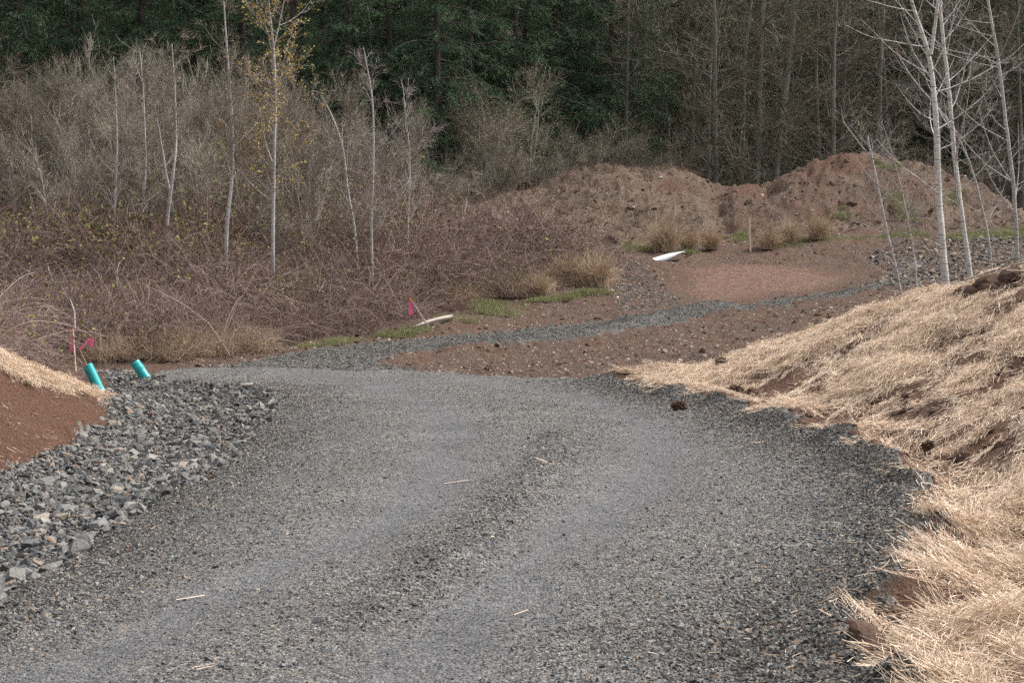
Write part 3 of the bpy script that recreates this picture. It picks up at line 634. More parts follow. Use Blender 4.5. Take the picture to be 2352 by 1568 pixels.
z = gz(xy[:, 0], xy[:, 1]); yaw = math.atan2(STK[1], STK[0]) + rng.normal(size=len(xy)) * .35
near = sstep(20, 12, xy[:, 1]); yaw = yaw * (1 - near) + near * rng.normal(size=len(xy)) * 1.1
rot = euler_on(gnormal(xy[:, 0], xy[:, 1]), yaw, .06)
scatter('straw_mulch', np.column_stack([xy, z + rng.uniform(0, .03, len(xy))]), rot, rng.uniform(.8, 1.35, len(xy)) * (1 - .2 * near), rng.integers(0, 8, len(xy)), tuft_me, label='loose golden straw mulch spread over the bank right of the road', cat='straw')
# thin stray straw on the road shoulder and the red bank
sparse = [straw_tuft(540 + i, 4, 1.2, .5) for i in range(5)]
xy = rand_in(road_poly, 6000, 2); d = dist_line(xy[:, 0], xy[:, 1], right_edge); k = rng.random(len(xy)) <   .22 * np.exp(-(d / .8) ** 2) + .006; xy = xy[k]
lb = np.array([(-6.2, 24), (-7.5, 22), (-12, 26), (-13, 33), (-10.5, 36.5), (-9, 36), (-8, 32)]); x2 = rand_in(lb, 260); xy = np.vstack([xy, x2])
scatter('stray_straw', np.column_stack([xy, gz(xy[:, 0], xy[:, 1]) + .012]), euler_on(gnormal(xy[:, 0], xy[:, 1]), rng.uniform(0, 6.28, len(xy)), .1), rng.uniform(.6, 1.1, len(xy)), rng.integers(0, 5, len(xy)), sparse, label='stray straw stalks scattered on the gravel and the red earth bank', cat='straw')
cr = np.array([at(u, v, Y)[:2] for u, v, Y in ((-200, 765, 29.2), (-60, 800, 30.4), (0, 818, 31), (70, 850, 33), (140, 873, 34.4), (170, 890, 35))])
xy = np.column_stack([rng.uniform(-13, -8.5, 9000), rng.uniform(27, 37, 9000)]); d = dist_line(xy[:, 0], xy[:, 1], cr); xy = xy[d < .40 + .3 * fbm(xy[:, 0] * 2, xy[:, 1] * 2, 2, 66)][:1300]
scatter('crest_straw', np.column_stack([xy, gz(xy[:, 0], xy[:, 1]) + .01]), euler_on(gnormal(xy[:, 0], xy[:, 1]), rng.normal(size=len(xy)) * .5 + 2.0, .12), rng.uniform(.8, 1.2, len(xy)), rng.integers(0, 8, len(xy)), tuft_me, label='golden straw along the crest of the red earth bank', cat='straw')

# ------------------------------------------------------------------ brambles and grasses
def bramble(seed, n=75, hgt=1.25, nl=14):
    rg = np.random.default_rng(seed); mb = MB()
    S = np.column_stack([rg.normal(size=(n, 2)) * .45, np.zeros(n)]); a = rg.uniform(0, 6.28, n); el = rg.uniform(.3, 1.3, n)
    D = np.column_stack([np.cos(a) * np.cos(el), np.sin(a) * np.cos(el), np.sin(el)]); L = rg.uniform(.8, 2.3, n) * hgt / 1.25
    P, R = grow(S, D, L, rg.uniform(.006, .012, n), 8, -.2, .13, .5, rg); P[:, :, 2] = np.abs(P[:, :, 2]) + .02
    mb.tube(P, R, 3, rg.random(n) * .8)
    S, D, t, r, b, _ = sprout(P, R, n * 3, .2, 1, (50, 20), rg); Q, R2 = grow(S, D, rg.uniform(.2, .9, n * 3), r * .6, 4, -.08, .15, .4, rg); Q[:, :, 2] = np.abs(Q[:, :, 2]) + .02
    mb.tube(Q, R2, 3, rg.random(n * 3))
    S, D, t, r, b, _ = sprout(Q, R2, nl, .3, 1, (60, 25), rg)
    k = S[:, 2] > .35; V, Fq = cards(S[k], D[k], rg.uniform(.06, .12, k.sum()), rg.uniform(.045, .085, k.sum()), rg); mb.add(V, Fq, np.repeat(rg.random(k.sum()), 4), 1)
    return mb.mesh('bramble_clump', [M['cane'], M['bramble_leaf']])
bram = [bramble(600 + i) for i in range(5)] + [bramble(610 + i, 70, 1.25, 150) for i in range(2)] + [bramble(620 + i, 60, .8) for i in range(2)]
front = poly([(-80, 800), (60, 815), (160, 832), (300, 838), (420, 825), (560, 812), (640, 795), (760, 775), (880, 760), (960, 735), (1020, 720), (1080, 690), (1200, 680), (1300, 665), (1385, 640), (1400, 600)])
bz = np.vstack([front, np.array([(3.4, 68), (0, 70), (-2.5, 72.5), (-5, 77), (-7, 82), (-30, 82), (-26, 60), (-19, 48)])])
xy = rand_in(bz, 3300); n = len(xy); dfr = dist_line(xy[:, 0], xy[:, 1], front)
sz = (.55 + .45 * sstep(0, 2.5, dfr)) * rng.uniform(.85, 1.3, n) * (1 + .9 * fbm(xy[:, 0] * .45, xy[:, 1] * .45, 2, 81))
sp_ = [at(173, 842, 44.5), at(201, 842, 44.8), at(980, 745, 53), at(945, 700, 53), at(320, 850, 44), hit(1400, 676, gz), hit(1399, 668, gz), hit(1297, 676, gz)]
keepb = np.min([np.hypot(xy[:, 0] - q[0], (xy[:, 1] - q[1]) * .55) for q in sp_], 0) > np.where(xy[:, 1] < 50, 1.75, 1.3)
keepb &= fbm(xy[:, 0] * .7, xy[:, 1] * .7, 3, 87) < .30
keepb &= ~(masks(xy[:, 0], xy[:, 1])['road']) & (rng.random(n) < np.where(xy[:, 1] > 72, .5, 1))
xy = xy[keepb]; sz = sz[keepb]; n = len(xy)
lf = fbm(xy[:, 0] * .45, xy[:, 1] * .45, 3, 83) + .25 * sstep(50, 60, xy[:, 1]) - .3 * sstep(-6, 0, xy[:, 0])
wb = np.where(lf > .12, rng.integers(5, 7, n), np.where(rng.random(n) < .8, rng.integers(0, 5, n), rng.integers(7, 9, n)))
scatter('bramble_undergrowth', np.column_stack([xy, gz(xy[:, 0], xy[:, 1]) - .05]), np.column_stack([np.zeros((n, 2)), rng.uniform(0, 6.28, n)]), sz, wb, bram, label='tangled reddish brown bramble thicket on the bank left of the road', cat='brambles')
longc = []
for i in range(4):
    rg = np.random.default_rng(640 + i); mb = MB(); n = 7; a = rg.uniform(0, 6.28, n); el = rg.uniform(.7, 1.35, n)
    P, R = grow(np.column_stack([rg.normal(size=(n, 2)) * .3, np.zeros(n)]), np.column_stack([np.cos(a) * np.cos(el), np.sin(a) * np.cos(el), np.sin(el)]), rg.uniform(1.6, 3.2, n), rg.uniform(.008, .015, n), 10, -.13, .07, .4, rg); P[:, :, 2] = np.abs(P[:, :, 2]) + .02
    mb.tube(P, R, 4, rg.uniform(.55, 1, n)); S, D, t, r_2, b, _ = sprout(P, R, 24, .3, 1, (50, 15), rg); Q, R2 = grow(S, D, rg.uniform(.2, .7, 24), r_2 * .5, 4, -.05, .1, .4, rg); mb.tube(Q, R2, 3, rg.random(24)); longc.append(mb.mesh('long_cane_clump', [M['cane']]))
xl = rand_in(bz, 520); xl = xl[np.min([np.hypot(xl[:, 0] - q[0], (xl[:, 1] - q[1]) * .6) for q in sp_], 0) > 2.3]; n = len(xl)
scatter('long_canes', np.column_stack([xl, gz(xl[:, 0], xl[:, 1]) - .05]), np.column_stack([np.zeros((n, 2)), rng.uniform(0, 6.28, n)]), rng.uniform(.6, 1.15, n), rng.integers(0, 4, n), longc, label='long pale arching canes rising out of the bramble thicket', cat='brambles')
def blades(seed, n, h, lean, width, m, droop=-.18, name='grass_tuft', base=.06):
    rg = np.random.default_rng(seed); mb = MB(); a = rg.uniform(0, 6.28, n); e = rg.uniform(lean, 1.5, n)
    S = np.column_stack([rg.normal(size=(n, 2)) * base, np.zeros(n)]); D = np.column_stack([np.cos(a) * np.cos(e), np.sin(a) * np.cos(e), np.sin(e)])
    P, R = grow(S, D, h * rg.uniform(.5, 1.1, n), np.full(n, width) * rg.uniform(.7, 1.2, n), 6, droop, .1, .3, rg); P[:, 1:, 2] = np.maximum(P[:, 1:, 2], .015)
    mb.tube(P, R, 3, rg.random(n)); return mb.mesh(name, [m])
grs = [blades(700 + i, 60, .22, .5, .004, M['grass'], -.1, 'green_tuft', .12) for i in range(4)]
gp = np.vstack([rand_in(g_, int(60 + 500 * min(1, abs(np.ptp(g_[:, 0]) * np.ptp(g_[:, 1])) / 12))) for g_ in grass_polys]); gp = gp[fbm(gp[:, 0] * 1.1, gp[:, 1] * 1.1, 3, 95) > np.where(gp[:, 1] < 60, -.04, .02)]; n = len(gp)
scatter('grass', np.column_stack([gp, gz(gp[:, 0], gp[:, 1]) - .01]), np.column_stack([np.zeros((n, 2)), rng.uniform(0, 6.28, n)]), rng.uniform(.35, .95, n), rng.integers(0, 4, n), grs, label='short bright green grass in patches at the thicket edge and on the mounds', cat='grass')
drs = [blades(720 + i, 70, .75, .6, .0045, M['dry'], -.14, 'dry_tuft', .15) for i in range(4)]
dz_ = [poly(p) for p in ([(1020, 715), (1090, 660), (1200, 640), (1300, 620), (1390, 625), (1395, 655), (1280, 675), (1120, 690)], [(180, 830), (330, 800), (560, 790), (640, 795), (560, 815), (400, 830)])]
gp = np.vstack([rand_in(dz_[0], 260), rand_in(dz_[1], 200)]); q_ = hit(1400, 676, gz); gp = gp[(np.hypot(gp[:, 0] - q_[0], gp[:, 1] - q_[1]) > 1.0)]; gp = gp[np.min([np.hypot(gp[:, 0] - q[0], (gp[:, 1] - q[1]) * .6) for q in sp_], 0) > .8]; n = len(gp)
scatter('dry_grass', np.column_stack([gp, gz(gp[:, 0], gp[:, 1]) - .01]), np.column_stack([rng.normal(size=(n, 2)) * .25, rng.uniform(0, 6.28, n)]), rng.uniform(.5, 1.25, n), rng.integers(0, 4, n), drs, label='dry tan grass along the front edge of the bramble thicket', cat='grass')

lit = [blades(740 + i, 46, .42, .1, .006, M['litter'], -.05, 'litter_tuft', .22) for i in range(4)]
gp = rand_in(mound_poly, 9000); kk = fbm(gp[:, 0] * .35, gp[:, 1] * .35, 3, 77) + .25 * sstep(10, 4, gp[:, 0]) + .12 * rng.normal(size=len(gp)) > .34; gp = gp[kk & (gp[:, 1] < 87)][:900]
g2 = rand_in(np.array([(-1.5, 71), (4, 68), (4.5, 74), (1, 77), (-4, 78)]), 420); gp = np.vstack([gp, g2]); n = len(gp)
scatter('mound_litter', np.column_stack([gp, gz(gp[:, 0], gp[:, 1]) - .02]), np.column_stack([rng.normal(size=(n, 2)) * .3, rng.uniform(0, 6.28, n)]), rng.uniform(.35, .9, n), rng.integers(0, 4, n), lit, label='dead tan weeds and litter lying over the earth mounds', cat='weeds')

# ------------------------------------------------------------------ trees
def wood(name, trunkP, trunkR, sides, twigs, barkm, twigm, leaf=None, label=None, cat='tree', group=None, tname='trunk', loc=None, limbs_in_trunk=True):
    """thing > trunk (+limbs), crown (twigs), leaf part"""
    e = empty(name, loc if loc is not None else trunkP[0][0, 0], label, cat, group); off = np.array(e.location)
    mb = MB()
    for P, R, S in zip(trunkP, trunkR, sides): mb.tube(P - off, R, S)
    obj(tname, mb.mesh(tname, [barkm], True), e)
    mb = MB()
    for P, R in twigs: mb.tube(P - off, R, 3)
    obj('crown', mb.mesh('crown', [twigm]), e, kind='stuff')
    if leaf is not None:
        V, Fq, tint, lm, ln = leaf; mb = MB(); mb.add(V - off, Fq, tint); obj(ln, mb.mesh(ln, [lm]), e, kind='stuff')
    return e
def px_trunk(pts, Y, n=26):
    """trunk polyline through picture points (u, v, width) standing at distance Y"""
    p = np.array(pts, float); d = np.concatenate([[0], np.cumsum(np.hypot(np.diff(p[:, 0]), np.diff(p[:, 1])))]); t = np.linspace(0, d[-1], n)
    u = np.interp(t, d, p[:, 0]); v = np.interp(t, d, p[:, 1]); r = np.interp(t, d, p[:, 2]) * Y / F / 2
    k = np.array([.25, .5, .25])
    for _ in range(2): u[1:-1] = np.convolve(u, k, 'valid'); v[1:-1] = np.convolve(v, k, 'valid')
    P = at(u, v, Y); P[:, 1] += np.cumsum(rng.normal(size=n)) * .03
    return P[None], r[None]
def to_ground(P, R):
    x, y = P[0, 0, 0], P[0, 0, 1]; g = float(gz(x, y)) - .1
    if P[0, 0, 2] > g: P = np.concatenate([np.array([[[x, y, g]]]), P], 1); R = np.concatenate([R[:, :1] * 1.1, R], 1)
    return P, R
def birchlike(name, stems, nb, blen, label, barkm, twigm, bang=(58, 10), t0=.25, up=.07, ntw=(7, 6), leafm=None, nleaf=0, leafsz=(.05, .03), leafname='buds', group=None, limb_r=.30, twl=.6, fine=1.0, limbm=None, prof=(1.1, .7), limb_min=.006):
    st = []
    for i, (P, R) in enumerate(stems):
        if i == 0: P, R = to_ground(P, R)
        st.append((P, R * .66))
    B1 = []
    lens = np.array([np.linalg.norm(np.diff(P[0], axis=0), axis=1).sum() for P, R in st]); cnt = np.maximum(2, (nb * lens / lens.sum()).astype(int))
    for q, ((P, R), c) in enumerate(zip(st, cnt)):
        S, D, t, r, b, L = sprout(P, R, c, t0 if q == 0 else .1, .99, bang); D[:, 2] = np.maximum(D[:, 2], -.05)
        ln = blen * (prof[0] - prof[1] * t) * rng.uniform(.5, 1.25, c)
        Q, R1 = grow(S, D, ln, np.clip(np.minimum(r * limb_r, ln * .011), limb_min, .024), 9, up, .05, .22); B1.append((Q, R1))
    Q = np.concatenate([q for q, _ in B1]); R1 = np.concatenate([r for _, r in B1])
    n2 = len(Q) * ntw[0]; S, D, t, r, b, L = sprout(Q, R1, n2, .15, 1, (48, 12)); Q2, R2 = grow(S, D, twl * (1.25 - .6 * t) * rng.uniform(.4, 1.2, n2) * np.clip(L / blen * 1.6, .4, 1.3), np.clip(r * .55, .0035 * fine, .011), 5, .09, .08, .35)
    n3 = n2 * ntw[1]; S, D, t, r, b, L = sprout(Q2, R2, n3, .1, 1, (42, 14)); Q3, R3 = grow(S, D, rng.uniform(.1, .38, n3), np.clip(r * .6, .0028 * fine, .006), 2, .1, .1, .45)
    leaf = None
    if leafm is not None:
        QQ = Q3; S, D, t, r, b, L = sprout(QQ, R3, nleaf, .2, 1, (50, 25)); V, Fq = cards(S, D, rng.uniform(.6, 1.3, nleaf) * leafsz[0], rng.uniform(.6, 1.3, nleaf) * leafsz[1], rng)
        leaf = (V, Fq, np.repeat(rng.random(nleaf), 4), leafm, leafname)
    e = wood(name, [P for P, R in st], [R for P, R in st], [8] * len(st), [(Q2, R2), (Q3, R3)], barkm, twigm, leaf, label, 'tree', group)
    mb = MB(); mb.tube(Q - np.array(e.location), R1, 4); obj('limbs', mb.mesh('limbs', [limbm or barkm], True), e, kind='stuff')
    return e

# birches at the straw bank
birchlike('birch_tree', [px_trunk([(2180, 720, 30), (2172, 660, 27), (2163, 560, 25), (2156, 420, 23), (2153, 300, 21), (2147, 210, 18), (2139, 120, 16), (2115, 60, 13), (2088, -10, 11), (2050, -170, 7), (2035, -300, 3)], 41),
          px_trunk([(2139, 125, 13), (2148, 60, 12), (2152, -10, 11), (2160, -200, 7), (2165, -320, 3)], 41, 14)], 34, 3.6, 'larger white-barked birch with a forked top at the upper edge of the straw bank', M['birch'], M['birch_twig'], t0=.3, ntw=(9, 4))
birchlike('birch_tree', [px_trunk([(2235, 690, 20), (2226, 610, 18), (2213, 520, 17), (2200, 420, 17), (2188, 320, 16), (2181, 240, 15), (2174, 180, 14), (2166, 104, 13), (2156, 40, 12), (2158, -60, 10), (2165, -280, 4)], 42.5)], 30, 3.3,
          'slimmer white birch close behind the forked birch, its trunk crossing it near the top', M['birch'], M['birch_twig'], t0=.25, ntw=(9, 4))
birchlike('birch_tree', [px_trunk([(2340, 640, 15), (2333, 540, 14), (2325, 430, 14), (2311, 333, 13), (2300, 250, 12), (2291, 167, 12), (2275, 80, 10), (2261, 0, 9), (2240, -180, 4)], 45)], 32, 3.6,
          'grey birch with long sweeping limbs near the right edge of the photo', M['thin_bark'], M['birch_twig'], t0=.2, ntw=(8, 4), leafm=M['red_bud'], nleaf=300)
birchlike('birch_sapling', [px_trunk([(2084, 740, 10), (2074, 700, 10), (2058, 622, 9), (2040, 545, 9), (2028, 480, 8), (2014, 420, 8), (2002, 362, 8), (1995, 340, 7), (1990, 312, 6)], 40.5), px_trunk([(2001, 360, 5), (1975, 335, 4), (1955, 305, 3.5), (1938, 280, 2)], 40.5, 8)], 18, 1.6,
          'thin pale sapling with a snapped top left of the forked birch', M['thin_bark'], M['birch_twig'], t0=.2, ntw=(8, 4), leafm=M['yellow_leaf'], nleaf=120, leafsz=(.04, .025), leafname='leaves')
birchlike('birch_sapling', [px_trunk([(2107, 730, 8), (2105, 690, 8), (2104, 620, 7), (2095, 540, 6), (2075, 440, 5), (2050, 350, 3), (2030, 290, 2)], 41.2)], 18, 1.5,
          'slender twiggy sapling between the snapped sapling and the forked birch', M['thin_bark'], M['birch_twig'], t0=.2, ntw=(9, 4), leafm=M['yellow_leaf'], nleaf=160, leafsz=(.04, .025), leafname='leaves')
birchlike('birch_tree', [px_trunk([(2280, 640, 9), (2265, 520, 8), (2230, 380, 7), (2180, 280, 6), (2100, 190, 5), (2060, 120, 3)], 47)], 22, 2.6, 'thin leaning birch behind the two white birches', M['thin_bark'], M['birch_twig'], t0=.2, ntw=(7, 4), leafm=M['red_bud'], nleaf=200)

# slender trees standing in the bramble thicket
LB = M['thin_bark']
birchlike('poplar_tree', [px_trunk([(517, 740, 15), (518, 690, 14), (519, 610, 14), (520, 522, 13), (527, 470, 12.5), (533, 433, 12), (536, 333, 11), (531, 233, 9.5), (523, 117, 7), (513, 0, 4.5), (505, -90, 2)], 57)], 46, 2.4, 'tall straight pale-trunked bare tree just left of the yellow-leaved one', LB, M['willow_twig'], (46, 9), .3, .10, (9, 5), M['red_bud'], 1400, (.05, .025), fine=1.7, limbm=M['birch_twig'], limb_min=.010)
birchlike('poplar_tree', [px_trunk([(628, 720, 13), (627, 632, 13), (627, 522, 12.5), (629, 430, 12), (630, 367, 11.5), (633, 233, 10), (628, 110, 8), (615, 0, 6), (605, -120, 3)], 58), px_trunk([(629, 108, 6), (640, 60, 5), (653, 0, 4), (665, -60, 2)], 58, 8)], 60, 3.0,
          'tall pale-trunked tree covered in small yellow spring leaves', LB, M['birch_twig'], (58, 12), .3, .10, (9, 4), M['yellow_leaf'], 4600, (.075, .05), 'leaves', fine=1.7, limbm=M['birch_twig'], limb_min=.010)
birchlike('poplar_tree', [px_trunk([(382, 650, 13), (382, 592, 12.5), (383, 522, 12), (388, 470, 12), (393, 443, 11), (400, 395, 9), (405, 350, 8), (403, 280, 7), (400, 200, 6), (393, 100, 3)], 61), px_trunk([(391, 445, 8), (383, 405, 7), (377, 367, 6.5), (368, 310, 5), (355, 240, 3)], 61, 10)], 34, 2.3,
          'pale bare tree whose trunk forks low above the brambles', LB, M['willow_twig'], (55, 10), .3, .08, (9, 5), M['red_bud'], 600, (.05, .025), fine=1.7, limbm=M['birch_twig'], limb_min=.010)
birchlike('poplar_tree', [px_trunk([(268, 660, 11), (267, 596, 11), (263, 530, 11), (265, 467, 10), (267, 417, 9), (272, 330, 7), (268, 220, 4), (262, 130, 2)], 62)], 30, 2.2, 'slim grey-white bare tree third from the left of the pale trunks above the brambles', LB, M['willow_twig'], (55, 10), .3, .08, (9, 5), fine=1.7, limbm=M['birch_twig'], limb_min=.010)
birchlike('poplar_tree', [px_trunk([(328, 660, 11), (327, 592, 11), (325, 522, 10), (328, 480, 10), (333, 450, 9), (335, 333, 7), (328, 200, 4), (320, 110, 2)], 62.5)], 28, 2.2, 'slim pale bare tree next left of the low-forked tree', LB, M['willow_twig'], (55, 10), .3, .08, (9, 5), fine=1.7, limbm=M['birch_twig'], limb_min=.010)
birchlike('poplar_tree', [px_trunk([(857, 730, 10), (856, 679, 9.5), (854, 600, 9), (852, 522, 9), (855, 430, 8.5), (857, 350, 8), (857, 290, 7), (856, 233, 6), (848, 180, 4.5), (834, 110, 2)], 57.5)], 38, 1.9, 'thin pale tree with reddish upper twigs at the right of the bramble thicket', LB, M['birch_twig'], (52, 9), .3, .10, (8, 5), M['red_bud'], 1300, (.05, .025), fine=1.7, limbm=M['birch_twig'], limb_min=.010)
birchlike('poplar_tree', [px_trunk([(822, 640, 9), (817, 560, 9), (813, 522, 9), (797, 433, 8), (787, 333, 7), (760, 260, 5), (735, 215, 3)], 60)], 30, 2.0, 'crooked grey bare tree leaning left beside the thin reddish tree', LB, M['willow_twig'], (55, 12), .25, .08, (9, 5), fine=1.7, limbm=M['birch_twig'], limb_min=.010)
birchlike('poplar_tree', [px_trunk([(936, 600, 6), (937, 500, 6), (941, 420, 5), (941, 350, 4.5), (930, 260, 3), (925, 200, 2)], 62)], 26, 1.7, 'thinnest reddish sapling standing right of the pale thicket trees', LB, M['birch_twig'], (52, 10), .25, .10, (8, 5), M['red_bud'], 700, (.05, .025), fine=1.7, limb_min=.010)
THK = []
for k, (u, vt, vb, Y, wd) in enumerate(((175, 160, 560, 70, 9), (232, 150, 560, 70, 7), (430, 150, 560, 69, 8), (474, 190, 580, 68, 8), (560, 200, 590, 69, 8), (700, 210, 560, 70, 8), (755, 190, 540, 71, 7), (60, 180, 560, 70, 8), (120, 170, 550, 72, 7), (-40, 150, 560, 70, 8), (300, 130, 560, 72, 8), (600, 170, 560, 73, 7), (660, 220, 570, 68, 7))):
    THK.append((u, vt, Y))

# many-stemmed shrubs: built once per kind, then copied
def shrub_parts(seed, hgt, spread, nst, ntw, barkm, twigm, budm=None, nbud=0, budsz=(.06, .035), fine=.006, up=.06):
    rg = np.random.default_rng(seed); S = np.column_stack([rg.normal(size=(nst, 2)) * .5, np.full(nst, -.2)]); a = rg.uniform(0, 6.28, nst); e = rg.uniform(.85, 1.5, nst)
    D = np.column_stack([np.cos(a) * np.cos(e) * spread, np.sin(a) * np.cos(e) * spread, np.sin(e)]); L = hgt * rg.uniform(.5, 1.12, nst)
    P, R = grow(S, D, L, rg.uniform(.03, .062, nst) * hgt / 8, 10, .015, .05, .15, rg)
    n1 = nst * 9; S1, D1, t, r, b, LL = sprout(P, R, n1, .12, .97, (30, 10), rg); Q1, R1 = grow(S1, D1, hgt * .36 * (1.25 - t) * rg.uniform(.35, 1.3, n1), np.clip(r * .5, .007, .022), 7, up, .06, .2, rg)
    n2 = n1 * 7; S2, D2, t, r, b, LL = sprout(Q1, R1, n2, .1, 1, (32, 12), rg); Q2, R2 = grow(S2, D2, hgt * .14 * rg.uniform(.3, 1.3, n2), np.clip(r * .6, fine, .011), 4, up, .06, .4, rg)
    S3, D3, t, r, b, LL = sprout(Q2, R2, ntw, .1, 1, (32, 14), rg); Q3, R3 = grow(S3, D3, rg.uniform(.2, .9, ntw), np.clip(r * .7, fine * .8, .008), 2, up, .06, .4, rg)
    mb = MB(); mb.tube(P, R, 6, rg.random(nst)); mb.tube(Q1, R1, 4, rg.random(n1)); parts = [('trunk', mb.mesh('shrub_stems', [barkm], True))]
    mb = MB(); mb.tube(Q2, R2, 3, rg.random(n2)); mb.tube(Q3, R3, 3, rg.random(ntw)); parts.append(('crown', mb.mesh('shrub_twigs', [twigm])))
    if budm is not None:
        S4, D4, t, r, b, LL = sprout(np.concatenate([Q3]), R3, nbud, .2, 1, (45, 25), rg); V, Fq = cards(S4, D4, rg.uniform(.6, 1.3, nbud) * budsz[0], rg.uniform(.6, 1.3, nbud) * budsz[1], rg)
        mb = MB(); mb.add(V, Fq, np.repeat(rg.random(nbud), 4)); parts.append(('buds', mb.mesh('shrub_buds', [budm])))
    return parts
def place(name, parts, x, y, yaw, s, label, cat, group, sz=1.0):
    e = empty(name, (x, y, float(gz(x, y)) if abs(x) < .36 * y + 2 and y < 124 else float(Hbase(np.array([x]), np.array([y]))[0]) - .9), label, cat, group); e.rotation_euler = (0, 0, yaw); e.scale = (s, s, s * sz)
    for nm, me in parts: obj(nm, me, e, kind=None if nm == 'trunk' else 'stuff')
    return e
def xat(u, Y): return (u - CU) / F * Y
ordinal = ['first', 'second', 'third', 'fourth', 'fifth', 'sixth', 'seventh', 'eighth', 'ninth', 'tenth', 'eleventh', 'twelfth', 'thirteenth', 'fourteenth', 'fifteenth', 'sixteenth', 'seventeenth', 'eighteenth']
wil = [shrub_parts(800 + i, 8.0, .95 + .2 * i, 13, 6500, M['grey_bark'] if i % 2 else M['thin_bark'], M['willow_twig'], M['olive_bud'], 3000, (.055, .03), fine=.0065) for i in range(4)]
for k, (u, vt, Y) in enumerate(((-60, 140, 76), (20, 165, 74), (95, 170, 75), (165, 110, 77), (240, 125, 74), (310, 105, 78), (375, 150, 74), (440, 130, 78), (500, 175, 75), (580, 210, 74), (665, 220, 76), (735, 200, 78), (800, 230, 77), (880, 250, 78), (950, 330, 76))):
    x = xat(u, Y); top = at(u, vt, Y)[2]; h = float(top - gz(x, Y))
    place('willow_shrub', wil[k % 4], x, Y, rng.uniform(0, 6.28), h / 8.4, ordinal[k] + ' bare grey-brown willow from the left along the back of the thicket', 'shrub', 'bare willows behind the brambles')
thk = [shrub_parts(870 + i, 8.5, .35, 2, 5000, M['grey_bark'], M['willow_twig'], M['red_bud'] if i == 1 else None, 1200, (.05, .025), fine=.0065) for i in range(3)]
for k, (u, vt, Y) in enumerate(sorted(THK)):
    x = xat(u, Y); place('thicket_tree', thk[k % 3], x, Y, rng.uniform(0, 6.28), float(at(u, vt, Y)[2] - gz(x, Y)) / 8.6, ordinal[k] + ' thin grey bare tree from the left, crowded behind the pale trunks', 'tree', 'thin trees crowded in the thicket')
sap = [shrub_parts(880 + i, 4.2, .25, 2, 900, M['thin_bark'], M['willow_twig'], M['olive_bud'], 260, fine=.006) for i in range(3)]
for k, (u, Y, h) in enumerate(((140, 64, 4.5), (170, 66, 5.2), (205, 63, 4.0), (222, 67, 5.0), (248, 65, 4.6), (285, 66, 5.4), (300, 63, 3.8), (345, 65, 4.6), (360, 67, 5.2), (408, 63, 4.2), (440, 66, 5.0), (470, 64, 4.4), (498, 66, 5.0), (555, 65, 4.4), (580, 62, 3.6), (660, 64, 4.6), (690, 62, 3.8), (720, 66, 5.0), (765, 63, 4.2), (900, 63, 3.8), (30, 65, 4.6), (75, 67, 5.0))):
    place('thicket_sapling', sap[k % 3], xat(u, Y), Y, rng.uniform(0, 6.28), h / 4.2, 'thin pale sapling stem among the brambles between the taller pale trunks', 'sapling', 'thin sapling stems in the brambles')
ol = [shrub_parts(830 + i, 7.5, .95, 10, 8000, M['thin_bark'], M['willow_twig'], M['olive_bud'], 5000, (.09, .05)) for i in range(2)]
for (u, vt, Y, k, lb) in ((1190, 165, 89, 0, 'tallest olive-budded shrub, pointed, behind the left end of the earth mound'), (1050, 225, 88, 1, 'olive-budded shrub left of the tallest pointed one'), (1120, 260, 91, 0, 'low olive-budded shrub between the two taller olive ones'), (1280, 290, 92, 1, 'olive-budded shrub right of the tallest pointed one')):
    x = xat(u, Y); h = float(at(u, vt, Y)[2] - gz(x, Y)); place('olive_shrub', ol[k], x, Y, rng.uniform(0, 6.28), h / 7.6, lb, 'shrub', 'olive shrubs behind the mound')
gr = [shrub_parts(850 + i, 5.0, 1.3, 10, 8000, M['alder_twig'], M['willow_twig'], fine=.007) for i in range(2)]
for k, (u, vt, Y) in enumerate(((985, 380, 84), (1060, 370, 85), (1150, 350, 87), (1240, 340, 88), (1340, 310, 94), (1420, 320, 95), (1500, 330, 95))):
    x = xat(u, Y); h = float(at(u, vt, Y)[2] - gz(x, Y)); place('grey_shrub', gr[k % 2], x, Y, rng.uniform(0, 6.28), h / 5.0, ordinal[k] + ' low grey twiggy shrub from the left behind the mound crest', 'shrub', 'grey shrubs behind the mound')

# bare alders behind the mounds
def alder_parts(seed, hgt=20, mossy=False):
    rg = np.random.default_rng(seed); P, R = grow(np.array([[0, 0, -.5]]), np.array([[rg.normal() * .03, rg.normal() * .03, 1]]), np.array([hgt]), np.array([rg.uniform(.12, .2)]), 16, .03, .035, .25, rg)
    n1 = 75; S1, D1, t, r, b, LL = sprout(P, R, n1, .06, .98, (62, 14), rg); Q1, R1 = grow(S1, D1, (4.2 - 2.6 * t) * rg.uniform(.5, 1.2, n1), np.clip(r * .22, .012, .034), 9, .04, .08, .25, rg)
    n2 = n1 * 9; S2, D2, t, r, b, LL = sprout(Q1, R1, n2, .12, 1, (48, 15), rg); Q2, R2 = grow(S2, D2, rg.uniform(.5, 1.9, n2), np.clip(r * .6, .009, .016), 6, .03, .11, .4, rg)
    n3 = 2400; S3, D3, t, r, b, LL = sprout(Q2, R2, n3, .1, 1, (45, 15), rg); Q3, R3 = grow(S3, D3, rg.uniform(.3, .9, n3), np.clip(r * .7, .0075, .011), 2, .02, .14, .4, rg)
    mb = MB(); mb.tube(P, R, 8, rg.random(1)); mb.tube(Q1, R1, 4, rg.random(n1)); a = ('trunk', mb.mesh('alder_trunk', [M['alder_bark'] if mossy else M['tall_bark']], True))
    mb = MB(); mb.tube(Q2, R2, 3, rg.random(n2)); mb.tube(Q3, R3, 3, rg.random(n3)); return [a, ('crown', mb.mesh('alder_twigs', [M['alder_twig']]))]
